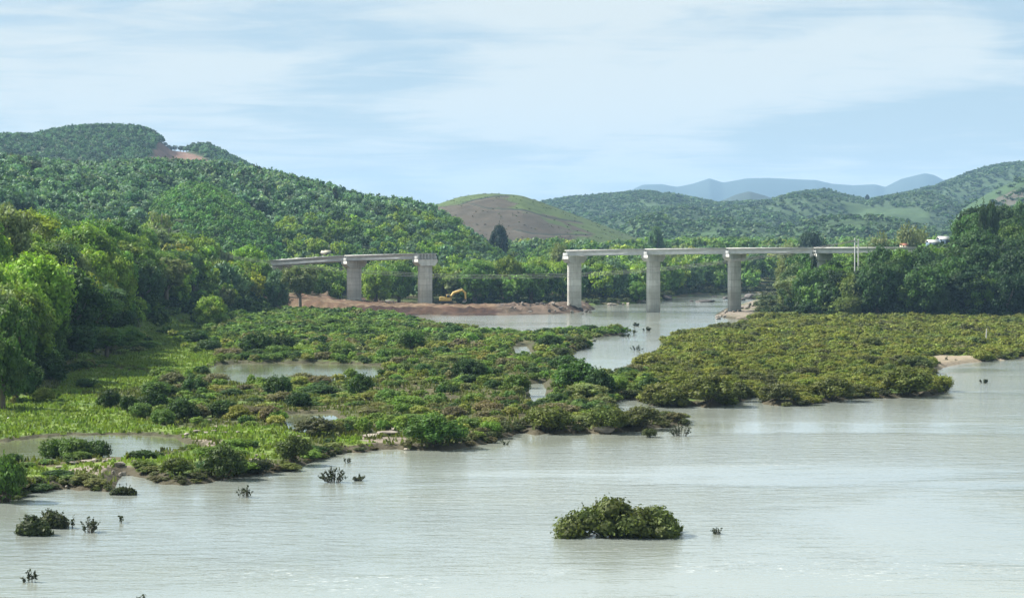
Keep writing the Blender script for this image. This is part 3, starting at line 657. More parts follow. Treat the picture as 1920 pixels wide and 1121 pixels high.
def span(parent, u0, u1, ext0=0.0, ext1=0.0, slab=True):
    q0, q1 = np.array(P(u0, PIERS[u0][1], PIERS[u0][0])), np.array(P(u1, PIERS[u1][1], PIERS[u1][0])); d = (q1-q0)/np.linalg.norm(q1-q0)
    for i in range(6):
        o = T_AX*(i-2.5)*1.62
        girder(parent, q0+o+d*(.12-ext0)-UP*SL, q1+o-d*(.12-ext1)-UP*SL)
    if slab:
        a = Acc(); A = q0-d*ext0; B = q1+d*ext1; V = []
        for p in (A, B):
            for t, z in ((-4.75, 0), (4.75, 0), (4.75, -SL+.004), (-4.75, -SL+.004)): V.append(p+T_AX*t+UP*z)
        a.add(V, [(0, 1, 5, 4), (1, 2, 6, 5), (2, 3, 7, 6), (3, 0, 4, 7), (0, 3, 2, 1), (4, 5, 6, 7)])
        a.build('deck_slab', M_SLAB, parent)
        for s in (-4.62, 4.62):
            k = Acc(); V = []
            for p in (A+d*.05, B-d*.05):
                for t, z in ((s-.09, .001), (s+.09, .001), (s+.09, .10), (s-.09, .10)): V.append(p+T_AX*t+UP*z)
            k.add(V, [(0, 1, 5, 4), (1, 2, 6, 5), (2, 3, 7, 6), (3, 0, 4, 7), (0, 3, 2, 1), (4, 5, 6, 7)])
            k.build('edge_kerb', M_SLAB, parent)
bl = empty('bridge_section', P(664, 585, 700)[:2]+(0,), 'shorter concrete bridge section sloping into the trees, girder ends open over its last pier', 'bridge', 'two halves of the unfinished bridge')
br = empty('bridge_section', P(1225, 585, 668)[:2]+(0,), 'longer concrete bridge section crossing the river channel and running into the dark wood', 'bridge', 'two halves of the unfinished bridge')
def unparent_fix(root, f):
    inv = root.location.copy()
    n0 = set(bpy.data.objects); f()
    for o in set(bpy.data.objects)-n0:
        if o.parent is root: o.location = (-inv[0], -inv[1], -inv[2])
def left_part():
    pier(bl, 525, 4); pier(bl, 664, .5); pier(bl, 797, .8)
    span(bl, 525, 664, 3); span(bl, 664, 797, ext1=.9)
def right_part():
    for u, z in ((1077, -1.2), (1225, -1.2), (1377, .0), (1540, 1), (1692, 3)): pier(br, u, z)
    span(br, 1077, 1225, ext0=.3); span(br, 1225, 1377); span(br, 1377, 1540); span(br, 1540, 1692, ext1=12)
unparent_fix(bl, left_part); unparent_fix(br, right_part)

def G(u, Y): return float(ground(np.array([float(u)]), np.array([float(Y)]))[0])
# ------------------------------------------------------------------ excavator on the earth bank
def excavator():
    u0, Y0 = 838, 682; x, y = float(X_of(u0, Y0)), Y0; z = max(G(u0, Y0), G(u0+12, Y0), G(u0-12, Y0))
    r = empty('excavator', (x, y, z), 'yellow excavator with its boom out to the right on the red earth bank', 'excavator', rz=radians(-6))
    for s in (-1, 1):
        a = Acc(); ring = []
        for i in range(14):
            t = 2*pi*i/14; ring.append((max(-1.35, min(1.35, 0))+(1.35 if cos(t) > 0 else -1.35)+.42*cos(t), .44+.42*sin(t)))
        V = [(px, s*1.15+w, pz) for w in (-.28, .28) for px, pz in ring]
        a.add(V, [(i, (i+1) % 14, 14+(i+1) % 14, 14+i) for i in range(14)])
        for b in (0, 14): a.add([V[b+i] for i in range(14)]+[(0, V[b][1], .44)], [(i, (i+1) % 14, 14, 14) for i in range(0)]+[(0, 1, 2, 3), (0, 3, 4, 13), (4, 5, 12, 13), (5, 6, 11, 12), (6, 7, 10, 11), (7, 8, 9, 10)])
        a.build('track', M_BLACK, r)
    b = Acc(); b.box((-.5, 0, 1.30), (1.95, 1.35, .38)); b.box((-1.65, 0, 1.95), (.8, 1.3, .34), taper=.92); b.box((-.3, -.75, 1.85), (.7, .45, .25)); b.box((0, 0, .85), (.7, .7, .12))
    body = b.build('body', M_YELLOW, r, bevel=.06)
    c = Acc(); c.box((.55, -.80, 2.35), (.72, .50, .72), taper=.86); cab = c.build('cab', M_YELLOW, r, bevel=.05)
    for cc, hh in (((.62, -1.30, 2.5), (.5, .02, .42)), ((1.27, -.80, 2.5), (.02, .36, .42)), ((.55, -.28, 2.5), (.5, .02, .42))): w = Acc(); w.box(cc, hh); w.build('window', M_GLASS, cab)
    def beam(name, pts, w0, w1, h0, h1, parent=r):
        a = Acc(); V = []; n = len(pts)
        for i, (px, pz) in enumerate(pts):
            t = i/(n-1); hh = h0+(h1-h0)*t if n == 2 else [h0, max(h0, h1)*1.15, h1][min(i, 2)] if n == 3 else h0
            p = np.array(pts[max(i-1, 0)]); q = np.array(pts[min(i+1, n-1)]); d = (q-p)/np.linalg.norm(q-p); nn = np.array((-d[1], d[0]))
            for sy in (-1, 1):
                for sn in (-1, 1): V.append((px+nn[0]*sn*hh/2, sy*w0/2, pz+nn[1]*sn*hh/2))
        for k in range(n-1):
            o = 4*k; a.add(V[o:o+8], [(0, 1, 5, 4), (1, 3, 7, 5), (3, 2, 6, 7), (2, 0, 4, 6)])
        a.add(V[:4], [(0, 2, 3, 1)]); a.add(V[-4:], [(0, 1, 3, 2)])
        return a.build(name, M_YELLOW, parent)
    beam('boom', [(.7, 1.35), (2.3, 3.6), (5.3, 4.55)], .55, .55, .8, .65)
    beam('stick', [(4.75, 4.85), (6.15, 3.6), (6.25, 1.5)], .5, .45, .62, .5)
    for pth in ([(.95, -.3, 1.3), (2.45, -.3, 3.1)], [(.95, .3, 1.3), (2.45, .3, 3.1)], [(2.6, 0, 4.1), (4.85, 0, 5.15)]): s = Acc(); s.tube(pth, .09, .09, 8); s.build('hydraulic_cylinder', M_STEEL, r)
    k = Acc(); pr = [(6.0, 1.55), (6.55, 1.5), (6.5, .7), (5.9, .3), (5.2, .55), (5.45, 1.0)]
    V = [(px, sy, pz) for sy in (-.55, .55) for px, pz in pr]
    k.add(V, [(i, (i+1) % 6, 6+(i+1) % 6, 6+i) for i in range(6) if i != 4]+[(0, 1, 2, 5), (5, 2, 3, 4), (6, 7, 8, 11), (11, 8, 9, 10)])
    k.build('bucket', M_STEEL, r)
excavator()
def second_arm():
    # slab of concrete formwork lying on the bank
    u, Y = 731, 690; z = G(u, Y); a = Acc(); a.box((0, 0, .62), (1.5, .8, .09)); 
    r = empty('formwork_panel', (float(X_of(u, Y)), Y, z+.1), 'pale flat formwork panel on blocks lying on the orange earth between two piers', 'panel')
    a.build('panel', M_WHITE, r)
    for sx in (-1.1, 1.1): b = Acc(); b.box((sx, 0, .22), (.12, .7, .305)); b.build('block', M_STEEL, r)
second_arm()
# materials left on the left deck
for i, (u, w, h, c) in enumerate(((532, .9, .45, M_WHITE), (545, 1.4, .4, M_STEEL), (562, 1.5, .5, M_WHITE), (578, .7, .35, M_STEEL), (593, 1.6, .4, M_WHITE), (607, .9, .55, M_GIRD))):
    t = (u-525)/139; Y = 708-8*t; v = 488-9*t; p = np.array(P(u, v, Y)); a = Acc()
    for k in range(3): a.box((random.uniform(-.3, .3)*w, random.uniform(-.4, .4), h*(.2+.25*k)), (w*(1-.25*k), .6, h*.2), rz=random.uniform(-.2, .2))
    o = a.build('material_pile', c); o.location = p+UP*.01
    tag(o, ['low white stack nearest the trees on the sloping bridge deck', 'dull steel bundle second from the trees on the sloping deck', 'largest white wrapped stack on the sloping bridge deck', 'short grey bundle midway along the first deck span',
            'long white stack on the sloping deck before the first clear pier', 'grey concrete stack closest to the first clear pier on the deck'][i], 'pile', 'building materials on the left deck')

# ------------------------------------------------------------------ poles, cables, houses
def pole(u, Y, vt, label, group=True):
    z0 = G(u, Y); x = float(X_of(u, Y)); zt = float(Z_of(vt, Y)); r = empty('utility_pole', (x, Y, z0), label, 'pole', 'concrete utility poles')
    a = Acc(); a.tube([(0, 0, -.3), (0, 0, zt-z0)], .27, .17, 10); a.build('post', M_GIRD, r)
    c = Acc(); c.box((0, 0, zt-z0-1.0), (1.1, .06, .07)); c.build('crossarm', M_STEEL, r)
    for s in (-.9, 0, .9): k = Acc(); k.tube([(s, 0, zt-z0-.93), (s, 0, zt-z0-.7)], .07, .05, 8); k.build('insulator', M_WHITE, r)
pole(1603, 628, 446, 'pale concrete utility pole standing left of its twin in front of the bridge deck')
pole(1609.5, 636, 448, 'pale concrete utility pole standing right of its twin in front of the bridge deck')
for i, (o1, o2) in enumerate(((0, 0), (-.9, 1.4), (.9, 3.2))):
    pts = []
    for k in range(41):
        t = k/40; u = 430+t*(1603-430); Y = 600+28*t; v = 515-((u-930)*.0116)**2+o1*2.2-o2*.0
        v = 515.5+i*3.2-(1.44e-4)*(u-930)**2*(1+.03*i); pts.append(P(u, v, Y))
    a = Acc(); a.tube(pts, .055, .055, 4); o = a.build('power_cable', M_STEEL)
    tag(o, ['highest of the sagging power cables crossing in front of the bridge piers', 'middle of the sagging power cables crossing in front of the bridge piers', 'lowest of the sagging power cables crossing in front of the bridge piers'][i], 'cable', 'power cables across the river')
HOUSES = []
def house(u0, u1, v_e, v_r, Y, depth, roofm, wallm, label):
    ys = np.arange(Y-60, Y+420, 6.0); gz = ground(np.full(len(ys), (u0+u1)/2), ys); df = Z_of(v_e, ys)-3.4-gz; okk = np.nonzero((df < 0))[0]; Y = float(ys[okk[0]]) if len(okk) else Y
    HOUSES.append((u0, u1, v_e, Y)); x0, x1 = float(X_of(u0, Y)), float(X_of(u1, Y)); w = (x1-x0)/2; ze, zr = float(Z_of(v_e, Y)), float(Z_of(v_r, Y)); zg = G((u0+u1)/2, Y)-.4
    r = empty('house', ((x0+x1)/2, Y, zg), label, 'house'); a = Acc(); a.box((0, 0, (ze-zg)/2), (w*.9, depth*.9, (ze-zg)/2-.05)); wl = a.build('wall', wallm, r)
    b = Acc(); V = []
    for x in (-w, w):
        for yy, z in ((-depth, ze-zg-.15), (0, zr-zg), (depth, ze-zg-.15), (depth, ze-zg), (0, zr-zg+.18), (-depth, ze-zg)): V.append((x, yy, z))
    b.add(V, [(0, 1, 7, 6), (1, 2, 8, 7), (2, 3, 9, 8), (3, 4, 10, 9), (4, 5, 11, 10), (5, 0, 6, 11), (0, 5, 4, 1), (1, 4, 3, 2), (6, 7, 10, 11), (7, 8, 9, 10)]); b.build('roof', roofm, r)
    for q in (-.4, .4): c = Acc(); c.box((w*q, -depth*.9-.03, ze-zg-1.3), (.5, .03, .6)); c.build('window', M_GLASS, r)
house(602, 621, 474, 470, 790, 2.6, M_CREAM, M_BARK, 'small house with a pale cream roof among trees above the sloping bridge deck')
house(1738, 1759, 454.5, 450.5, 735, 3.5, M_WHITE, M_BLUE, 'blue walled house with the lower white roof at the top of the wood')
house(1758, 1779, 448.5, 444, 750, 3.5, M_WHITE, M_BLUE, 'house with a brighter white roof stepping up behind the blue walled house')
house(1689, 1701, 460, 457, 735, 3, M_ORANGE, M_CREAM, 'house with a small orange tiled roof nearly buried in the wood')

# ------------------------------------------------------------------ trees
def mixc(cols, w, n, var=.12, r=rng):
    c = np.array(cols)[r.choice(len(cols), n, p=np.array(w)/sum(w))]; return c*(1+var*r.normal(size=(n, 1)))*(1+.05*r.normal(size=(n, 3)))
iL = {k: i for i, k in enumerate(NAMES)}
BRIGHT, MID, DARK, YEL, GREY, BLUEG = (.24, .36, .055), (.14, .25, .05), (.065, .13, .04), (.33, .39, .06), (.23, .29, .125), (.12, .215, .105)
heroes = [  # u, top row, Y, width px, kind, tint, label
 (22, 552, 285, 105, 'broad', (.10, .185, .042), 'large rounded green tree at the left picture edge above the meadow'),
 (75, 512, 330, 120, 'broad', (.105, .15, .06), 'big round crowned tree with olive grey top left of the bright bamboo'),
 (10, 480, 360, 70, 'broad', DARK, 'dark leaning tree high at the left picture edge'),
 (45, 402, 420, 95, 'broad', (.13, .17, .08), 'tallest pale topped tree standing out over the left wood'),
 (30, 660, 262, 95, 'broad', (.075, .145, .038), 'tree sweeping down to the meadow at the left picture edge'),
 (5, 620, 250, 60, 'broad', (.09, .165, .04), 'bright leaved tree cut by the left picture edge over the meadow'),
 (165, 460, 420, 110, 'broad', BRIGHT, 'tall bright green tree with layered branches at the middle of the left wood'),
 (215, 475, 440, 80, 'broad', BRIGHT, 'bright green tree leaning right of the tallest layered tree in the left wood'),
 (175, 548, 390, 110, 'umbrella', MID, 'spreading tree with flat sprays below the tall bright tree of the left wood'),
 (140, 605, 345, 90, 'broad', DARK, 'dark green tree in the hollow behind the grass terraces'),
 (200, 608, 370, 90, 'umbrella', MID, 'low spreading tree at the upper end of the left meadow'),
 (240, 610, 400, 60, 'broad', MID, 'rounded tree at the left end of the grass terraces'),
 (268, 640, 395, 66, 'umbrella', MID, 'low umbrella shaped tree standing on the grass terraces'),
 (262, 458, 520, 90, 'broad', MID, 'mid green rounded tree right of centre in the left wood'),
 (300, 396, 640, 46, 'airy', GREY, 'tall thin pale stemmed tree rising over the left wood'),
 (322, 492, 560, 50, 'broad', GREY, 'small grey green dome in the left wood'),
 (350, 470, 600, 56, 'broad', BLUEG, 'blue green round tree in the left wood'),
 (395, 552, 505, 66, 'broad', BRIGHT, 'lit round tree at the right foot of the left wood above the shrubs'),
 (366, 616, 430, 52, 'broad', DARK, 'lone dark round tree standing on the bright grass terraces'),
 (563, 491, 640, 78, 'umbrella', (.16, .205, .08), 'pale yellow green tree under the sloping bridge deck'),
 (705, 496, 735, 66, 'broad', BRIGHT, 'sunlit bushy tree right of the first clear left pier'),
 (748, 488, 750, 60, 'broad', MID, 'taller green tree midway between the two clear left piers'),
 (520, 505, 650, 50, 'broad', BLUEG, 'blue green tree left of the pale tree under the deck'),
 (936, 418, 1080, 32, 'broad', (.03, .055, .04), 'dark narrow tree standing before the brown bare hill'),
 (1230, 421, 1150, 30, 'broad', BLUEG, 'tall loose tree rising above the deck left of the middle of the longer section'),
 (1522, 432, 1010, 58, 'broad', (.035, .065, .04), 'large dark domed tree above the deck of the longer bridge section'),
 (1010, 478, 800, 74, 'broad', BRIGHT, 'large sunlit rounded tree left of the first pier of the longer section'),
 (900, 482, 820, 80, 'broad', BRIGHT, 'wide bright tree between the excavator and the first pier of the longer section'),
 (1135, 484, 790, 78, 'umbrella', BRIGHT, 'broad sunlit tree leaning over the bank between the first two right piers'),
 (1200, 525, 780, 40, 'broad', MID, 'small leafy tree on the bank before the second right pier'),
 (880, 510, 760, 50, 'broad', MID, 'mid green tree behind the excavator'),
 (840, 405, 1120, 60, 'broad', MID, 'rounded tree on the shoulder where the left hill meets the brown hill'),
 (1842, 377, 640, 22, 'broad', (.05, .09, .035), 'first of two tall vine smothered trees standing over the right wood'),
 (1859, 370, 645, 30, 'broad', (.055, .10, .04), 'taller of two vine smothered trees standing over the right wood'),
 (1915, 372, 680, 40, 'broad', BLUEG, 'tree cut by the right picture edge above the wood'),
 (1500, 510, 630, 90, 'umbrella', GREY, 'wide grey green tree on the river corner in front of the last right pier'),
 (1570, 508, 622, 70, 'umbrella', MID, 'leafy open tree right of the vine covered stump'),
 (1526, 480, 640, 20, 'column', (.028, .05, .025), 'vine covered column of dark leaves under the deck'),
 (1680, 480, 625, 95, 'broad', DARK, 'great dark tree at the middle of the right wood'),
 (1850, 515, 600, 80, 'broad', BRIGHT, 'bright green rounded tree at the front of the right wood'),
 (1905, 505, 598, 70, 'broad', BRIGHT, 'bright green tree by the right picture edge at the front of the wood'),
 (1552, 491, 628, 56, 'broad', MID, 'rounded tree hiding the foot of the fourth right pier'),
 (1652, 460, 622, 66, 'broad', DARK, 'dark tree standing where the deck disappears into the wood'),
 (1690, 462, 618, 60, 'broad', MID, 'green tree in front of the hidden end of the bridge deck'),
 (1730, 458, 620, 56, 'broad', DARK, 'dark tree right of the hidden end of the bridge deck'),
 (1625, 496, 622, 46, 'broad', MID, 'leafy tree right of the utility poles below the deck'),
 (1898, 404, 650, 70, 'broad', DARK, 'tall dark rounded tree near the right picture edge at the top of the wood'),
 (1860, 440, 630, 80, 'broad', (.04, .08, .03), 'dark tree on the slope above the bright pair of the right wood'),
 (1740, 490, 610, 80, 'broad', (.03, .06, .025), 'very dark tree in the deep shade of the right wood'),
 (1780, 540, 596, 60, 'broad', BLUEG, 'draped blue green tree beside the bright one in the right wood'),
]
n_ind = 0
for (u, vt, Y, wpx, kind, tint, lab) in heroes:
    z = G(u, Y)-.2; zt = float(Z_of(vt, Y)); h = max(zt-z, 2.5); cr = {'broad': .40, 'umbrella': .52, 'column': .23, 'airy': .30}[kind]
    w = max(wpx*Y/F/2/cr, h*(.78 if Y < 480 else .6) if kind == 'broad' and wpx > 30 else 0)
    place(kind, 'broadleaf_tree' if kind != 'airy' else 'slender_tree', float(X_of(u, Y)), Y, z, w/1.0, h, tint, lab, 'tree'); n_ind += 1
bam = [(72, 436, 400, 66), (118, 452, 440, 60), (150, 440, 470, 60), (1605, 512, 600, 70), (1590, 556, 594, 60), (1636, 508, 605, 66), (1480, 455, 960, 36), (1700, 425, 860, 40), (1050, 455, 860, 40), (1470, 488, 700, 36), (1722, 425, 880, 34), (1650, 440, 900, 34), (1225, 520, 760, 30)]
bl_lab = ['yellow green bamboo clump at the top of the left wood near the tallest tree', 'bamboo clump right of the yellowest one in the left wood', 'feathery bamboo clump behind the tall bright tree of the left wood', 'bright arching bamboo in the right wood below the utility poles',
 'lowest bright bamboo touching the shrub field below the utility poles', 'bamboo leaning right beside the arching one below the utility poles', 'pale bamboo plume behind the deck above the third right pier', 'pale loose bamboo clump on the skyline left of the white roofs',
 'yellow bamboo clump just above the free end of the longer section', 'yellow green bamboo under the deck left of the vine covered column',
 'bamboo clump right of the palest one left of the white roofs', 'thin pale bamboo behind the utility poles', 'small bamboo by the second right pier foot']
for (u, vt, Y, wpx), lab in zip(bam, bl_lab):
    z = G(u, Y)-.2; h = max(float(Z_of(vt, Y))-z, 4); place('bamboo', 'bamboo_clump', float(X_of(u, Y)), Y, z, max(wpx*Y/F/.9, h*.5), h*1.05, (.13, .175, .045) if Y < 700 else (.20, .235, .09), lab, 'bamboo')

def zone(x, y, u):
    H, w, dl, dp, e = ground(u, y, True); v0 = HV+(HC-.7)*F/y; vv = HV-(H-HC)*F/y
    g = np.zeros(len(u), bool); rk = g.copy()
    for p in GRASS: g |= inside(u, v0, p)
    for p in ROCKY+SAND: rk |= inside(u, v0, p)
    low = H < 3; g &= low; rk &= low
    er = (e > -2.5) | (inside(u, vv, EARTH) & (y > 620) & (y < 800))
    return H, w, dl, dp, er, g, rk, vv
# --- broadleaf woods
px_, py_, pz_, ph_, pr_, pt_ = [], [], [], [], [], []
def wood(u0, u1, Y0, Y1, step, cond, hr, cols, wts, seed):
    x, y, u = cells(u0, u1, Y0, Y1, step, seed=seed); H, w, dl, dp, er, g, rk, vv = zone(x, y, u)
    k = cond(u, y, H, w, dl) & ~er & ~g & (dp > 2)
    x, y, u, H = x[k], y[k], u[k], H[k]; n = len(x); r = np.random.default_rng(seed)
    h = (hr[0]+(hr[1]-hr[0])*r.random(n)**1.4)*(1+.25*fbm(x/30, y/30, seed, 2)); ok = visible(u, y, H+h)
    for (a0, a1, ve, hy) in HOUSES:
        wpx = h*.42*F/y; vt = HV-(H+h*1.02-HC)*F/y; q = (u+wpx > a0) & (u-wpx < a1) & (y < hy+3) & (vt < ve); h = np.where(q, np.maximum(h-(ve-vt)*y/F, .1), h); ok &= h > 2.5
    n = ok.sum(); cc = np.array(cols); w_ = np.array(wts)/sum(wts); q = np.clip((fbm(x[ok]/28, y[ok]/28, seed+3, 3)*1.5+1)/2+r.normal(size=n)*.17, 0, .999); c = cc[np.clip(np.searchsorted(np.cumsum(w_), q), 0, len(cc)-1)]*(1+.17*r.normal(size=(n, 1)))*(1+.05*r.normal(size=(n, 3)))
    px_.append(x[ok]); py_.append(y[ok]); pz_.append(H[ok]-.3); ph_.append(h[ok]); pr_.append(h[ok]*r.uniform(.85, 1.2, n)); pt_.append(c)
wood(-40, 790, 262, 1000, 7.6, lambda u, y, H, w, dl: ((w == iL['bench']) | ((w < 0) & (y > 640) & (u < 700))) & (H > 2.2) & ~((u > 560) & (y < 690)), (6.5, 15), [DARK, MID, BRIGHT, YEL, GREY, BLUEG], [4, 6, 4, 1.4, 2.5, 3], 21)
wood(700, 1450, 700, 1030, 10.5, lambda u, y, H, w, dl: (w < 0) & (dl > 2) & (dl < 42) & (y > 690+.12*np.abs(u-700)) & ~((y < 860) & (u > 1300)), (11, 18), [DARK, MID, BRIGHT, BLUEG], [3, 5, 4, 2], 26)
wood(560, 1760, 735, 1400, 8.2, lambda u, y, H, w, dl: (w < 0) & (dl > 38) & (y > 690+.12*np.abs(u-700)) & ~((y < 860) & (u > 1300)), (7, 14), [DARK, MID, BLUEG, BRIGHT, GREY, YEL], [4, 6, 4, 2, 2, .5], 22)
wood(420, 960, 840, 1150, 6.6, lambda u, y, H, w, dl: ((w == iL['low_spur']) | (w == iL['end_spur'])), (6, 10), [MID, BLUEG, BRIGHT, DARK], [4, 4, 3, 2], 23)
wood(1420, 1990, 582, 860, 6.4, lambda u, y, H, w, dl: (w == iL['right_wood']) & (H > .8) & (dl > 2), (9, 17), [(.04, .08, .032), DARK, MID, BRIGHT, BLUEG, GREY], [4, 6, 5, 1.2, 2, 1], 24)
wood(1180, 1990, 1400, 1620, 9, lambda u, y, H, w, dl: (w < 0), (10, 15), [MID, BLUEG, GREY], [4, 4, 3], 25)
X_, Y_, Z_, H_, R_, T_ = [np.concatenate(a) for a in (px_, py_, pz_, ph_, pr_, pt_)]
T_ = np.clip(T_, .015, .5)
o = np.argsort(-H_/Y_*1.0); k = 300-n_ind
def tone_of(c):
    return 'olive grey' if c[0] > .8*c[1] else 'yellow green' if c[1] > .20 and c[2] < .07 else 'bright green' if c[1] > .17 else 'dark' if c[1] < .10 else 'blue green' if c[2] > .058 else 'mid green'
BINS = [(90, 'above the left end of the meadow'), (170, 'left of the tall layered tree'), (245, 'round the tall layered tree'), (330, 'above the grass terraces'), (420, 'beyond the right end of the terraces'), (500, 'short of the sloping deck'), (600, 'beside the sloping deck'), (700, 'behind the first clear left pier'),
        (800, 'between the two clear left piers'), (900, 'behind the excavator'), (1050, 'left of the longer section\'s free end'), (1150, 'behind the first right pier'), (1300, 'behind the second right pier'), (1420, 'behind the third right pier'), (1540, 'on the river corner'), (1640, 'below the utility poles'), (1720, 'left of the white roofs'), (1800, 'under the two vine smothered trees'), (9999, 'toward the right picture edge')]
def where_of(u): return next(t for b, t in BINS if u < b)
def wood_region(x, y):
    u = 960+x*F/y
    if u < 600: return ('broadleaf trees of the left wood', {0: 'crowded green tree among the left wood below the hill', 1: 'tree deeper in the left wood, small and half hidden by its neighbours'})
    if u < 1400: return ('broadleaf trees along the far bank', {0: 'rounded tree on the far river bank behind the bridge piers', 1: 'small tree in the rows rising behind the far bank'})
    return ('broadleaf trees of the right wood', {0: 'dark tree among the right wood beyond the shrub field', 1: 'small tree at the back of the right wood'})
for i in o[:k]:
    g, labs = wood_region(X_[i], Y_[i]); kd = 'umbrella' if random.random() < .14 else 'broad'
    uu = 960+X_[i]*F/Y_[i]; fr = (Y_[i]-ip(uu, [(0, 272), (100, 290), (200, 380), (270, 470), (400, 540), (560, 660), (700, 760), (1400, 860), (1450, 590)]))
    dep = 'front row' if fr < 35 else 'second row' if fr < 90 else 'back'
    place(kd, 'broadleaf_tree', float(X_[i]), float(Y_[i]), float(Z_[i]), float(R_[i]), float(H_[i]), tuple(T_[i]), '%s%s tree, %s, %s' % ('tall ' if H_[i] > 12.5 else 'low ' if H_[i] < 8.5 else '', tone_of(T_[i]), dep, where_of(uu)), 'tree', g)
r_ = o[k:]
print('wood', len(o), 'rest', len(r_))
mass('far_broadleaf_trees', *zip(*LP_FOREST), np.stack([X_, Y_, Z_], 1)[r_], R_[r_], H_[r_], T_[r_], 'unbroken mass of small green trees along the far bank and in the backs of the woods', 'trees') if False else None
def masszip(name, protos_, pos, sx, sz, ti, lab, cat):
    return mass(name, [p[0] for p in protos_], [p[1] for p in protos_], [p[2] for p in protos_], pos, sx, sz, ti, lab, cat)
masszip('far_broadleaf_trees', LP_FOREST, np.stack([X_, Y_, Z_], 1)[r_], R_[r_], H_[r_], T_[r_], 'unbroken mass of small green trees along the far bank and at the backs of the woods', 'trees')
# (drifts of one kind of tree come from the noise above)
# --- plantation on the left hills
A = []
def plant(u0, u1, Y0, Y1, step, cond, hr, cols, wts, seed):
    x, y, u = cells(u0, u1, Y0, Y1, step, .33, seed); H, w, dl, dp, er, g, rk, vv = zone(x, y, u)
    k = cond(u, y, H, w, vv) & (rng.random(len(u)) > .09); x, y, u, H = x[k], y[k], u[k], H[k]; r = np.random.default_rng(seed)
    h = r.uniform(*hr, len(x)); ok = visible(u, y, H+h, .001); n = ok.sum()
    A.append((x[ok], y[ok], H[ok]-.2, h[ok], h[ok]*r.uniform(.85, 1.25, n), mixc(cols, wts, n, .19, r)))
P1, P2, P3 = (.145, .265, .145), (.08, .165, .085), (.225, .36, .215)
plant(-40, 1000, 560, 1400, 5.6, lambda u, y, H, w, vv: (w == iL['hill_one']) & (H > 6), (5.0, 10.5), [P1, P2, P3, (.085, .13, .07)], [5, 4, 3, 2], 31)
plant(150, 580, 755, 1100, 3.9, lambda u, y, H, w, vv: (w == iL['spur']), (3.8, 5.4), [(.13, .27, .075), (.17, .31, .09), (.09, .20, .06), P1], [5, 3, 3, 1.5], 32)
plant(-40, 640, 1500, 2350, 6.6, lambda u, y, H, w, vv: (w == iL['hill_two']) & ~inside(u, vv, SCAR), (5, 7.5), [P1, P2, (.07, .12, .075)], [4, 4, 3], 33)
X_, Y_, Z_, H_, R_, T_ = [np.concatenate(a) for a in zip(*A)]; T_ = np.clip(T_, .02, .4)
o = np.argsort(-H_/Y_); k = 300
for i in o[:k]:
    s = T_[i][1] > 2.1*T_[i][0]-.001
    place('plant', 'plantation_tree', float(X_[i]), float(Y_[i]), float(Z_[i]), float(R_[i]), float(H_[i]), tuple(T_[i]), ('young bright green tree on the lighter hill spur, %s' if s else '%s planted hill tree, %%s' % (('towering ' if H_[i] > 10 else 'tall ' if H_[i] > 9.2 else 'smaller ')+('pale' if T_[i][0] > .19 else 'dull green' if T_[i][0] < .10 else 'grey green' if T_[i][0] > .15 else 'blue green'))) % where_of(960+X_[i]*F/Y_[i]), 'tree', 'planted trees on the left hill')
r_ = o[k:]; print('plantation', len(o))
masszip('far_plantation_trees', LP_PLANT, np.stack([X_, Y_, Z_], 1)[r_], R_[r_], H_[r_], T_[r_], 'close planted blue green trees covering the big left hills', 'trees')
# --- far right hills
x, y, u = cells(985, 1990, 2100, 4000, 11.5, .45, 41); H, w, dl, dp, er, g, rk, vv = zone(x, y, u); k = np.isin(w, [iL[q] for q in ('ra', 'rb', 'rc', 'rd', 're')]) & (fbm(x/160, y/220, 71, 4) < .5)
k2 = np.isin(w, [iL[q] for q in ('rg', 'rh', 'rf')]) & (rng.random(len(x)) < .05); k |= k2
x2, y2, u2 = cells(1100, 1990, 1500, 2100, 9, .5, 42); H2, w2, *_r = zone(x2, y2, u2); kk = (np.isin(w2, [iL[q] for q in ('rg', 'rh', 'rf')]) & ((fbm(x2/45, y2/60, 81, 3) > .06) | (rng.random(len(x2)) < .3))) | ((w2 < 0) & (y2 > 1600))
x, y, u, H = np.concatenate([x[k], x2[kk]]), np.concatenate([y[k], y2[kk]]), np.concatenate([u[k], u2[kk]]), np.concatenate([H[k], H2[kk]])
h = rng.uniform(4, 7.5, len(x)); ok = visible(u, y, H+h, .0006); x, y, H, h = x[ok], y[ok], H[ok], h[ok]; print('far', len(x))
masszip('far_hill_trees', LP_FAR, np.stack([x, y, H-.5], 1), h*1.5, h, np.clip(mixc([(.075, .135, .06), (.105, .17, .075), (.055, .10, .05)], [4, 3, 3], len(x), .15), .02, .4), 'wooded cover of the blue green hills behind the bridge', 'trees')
x, y, u = cells(800, 1240, 1250, 1720, 4.5, .5, 47); H, w, *_r = zone(x, y, u); k = (w == iL['bare_hill']) & (rng.random(len(x)) < .05+.12*(fbm(x/30, y/40, 48, 3) > .1)); x, y, H = x[k], y[k], H[k]
h = rng.uniform(.3, 1.1, len(x)); masszip('hill_scrub', LP_FAR, np.stack([x, y, H-.1], 1), h*1.9, h, np.clip(mixc([(.07, .10, .035), (.10, .13, .045), (.09, .075, .05)], [4, 3, 2], len(x), .2), .02, .4), 'scattered low scrub on the bare brown and green hill', 'scrub')
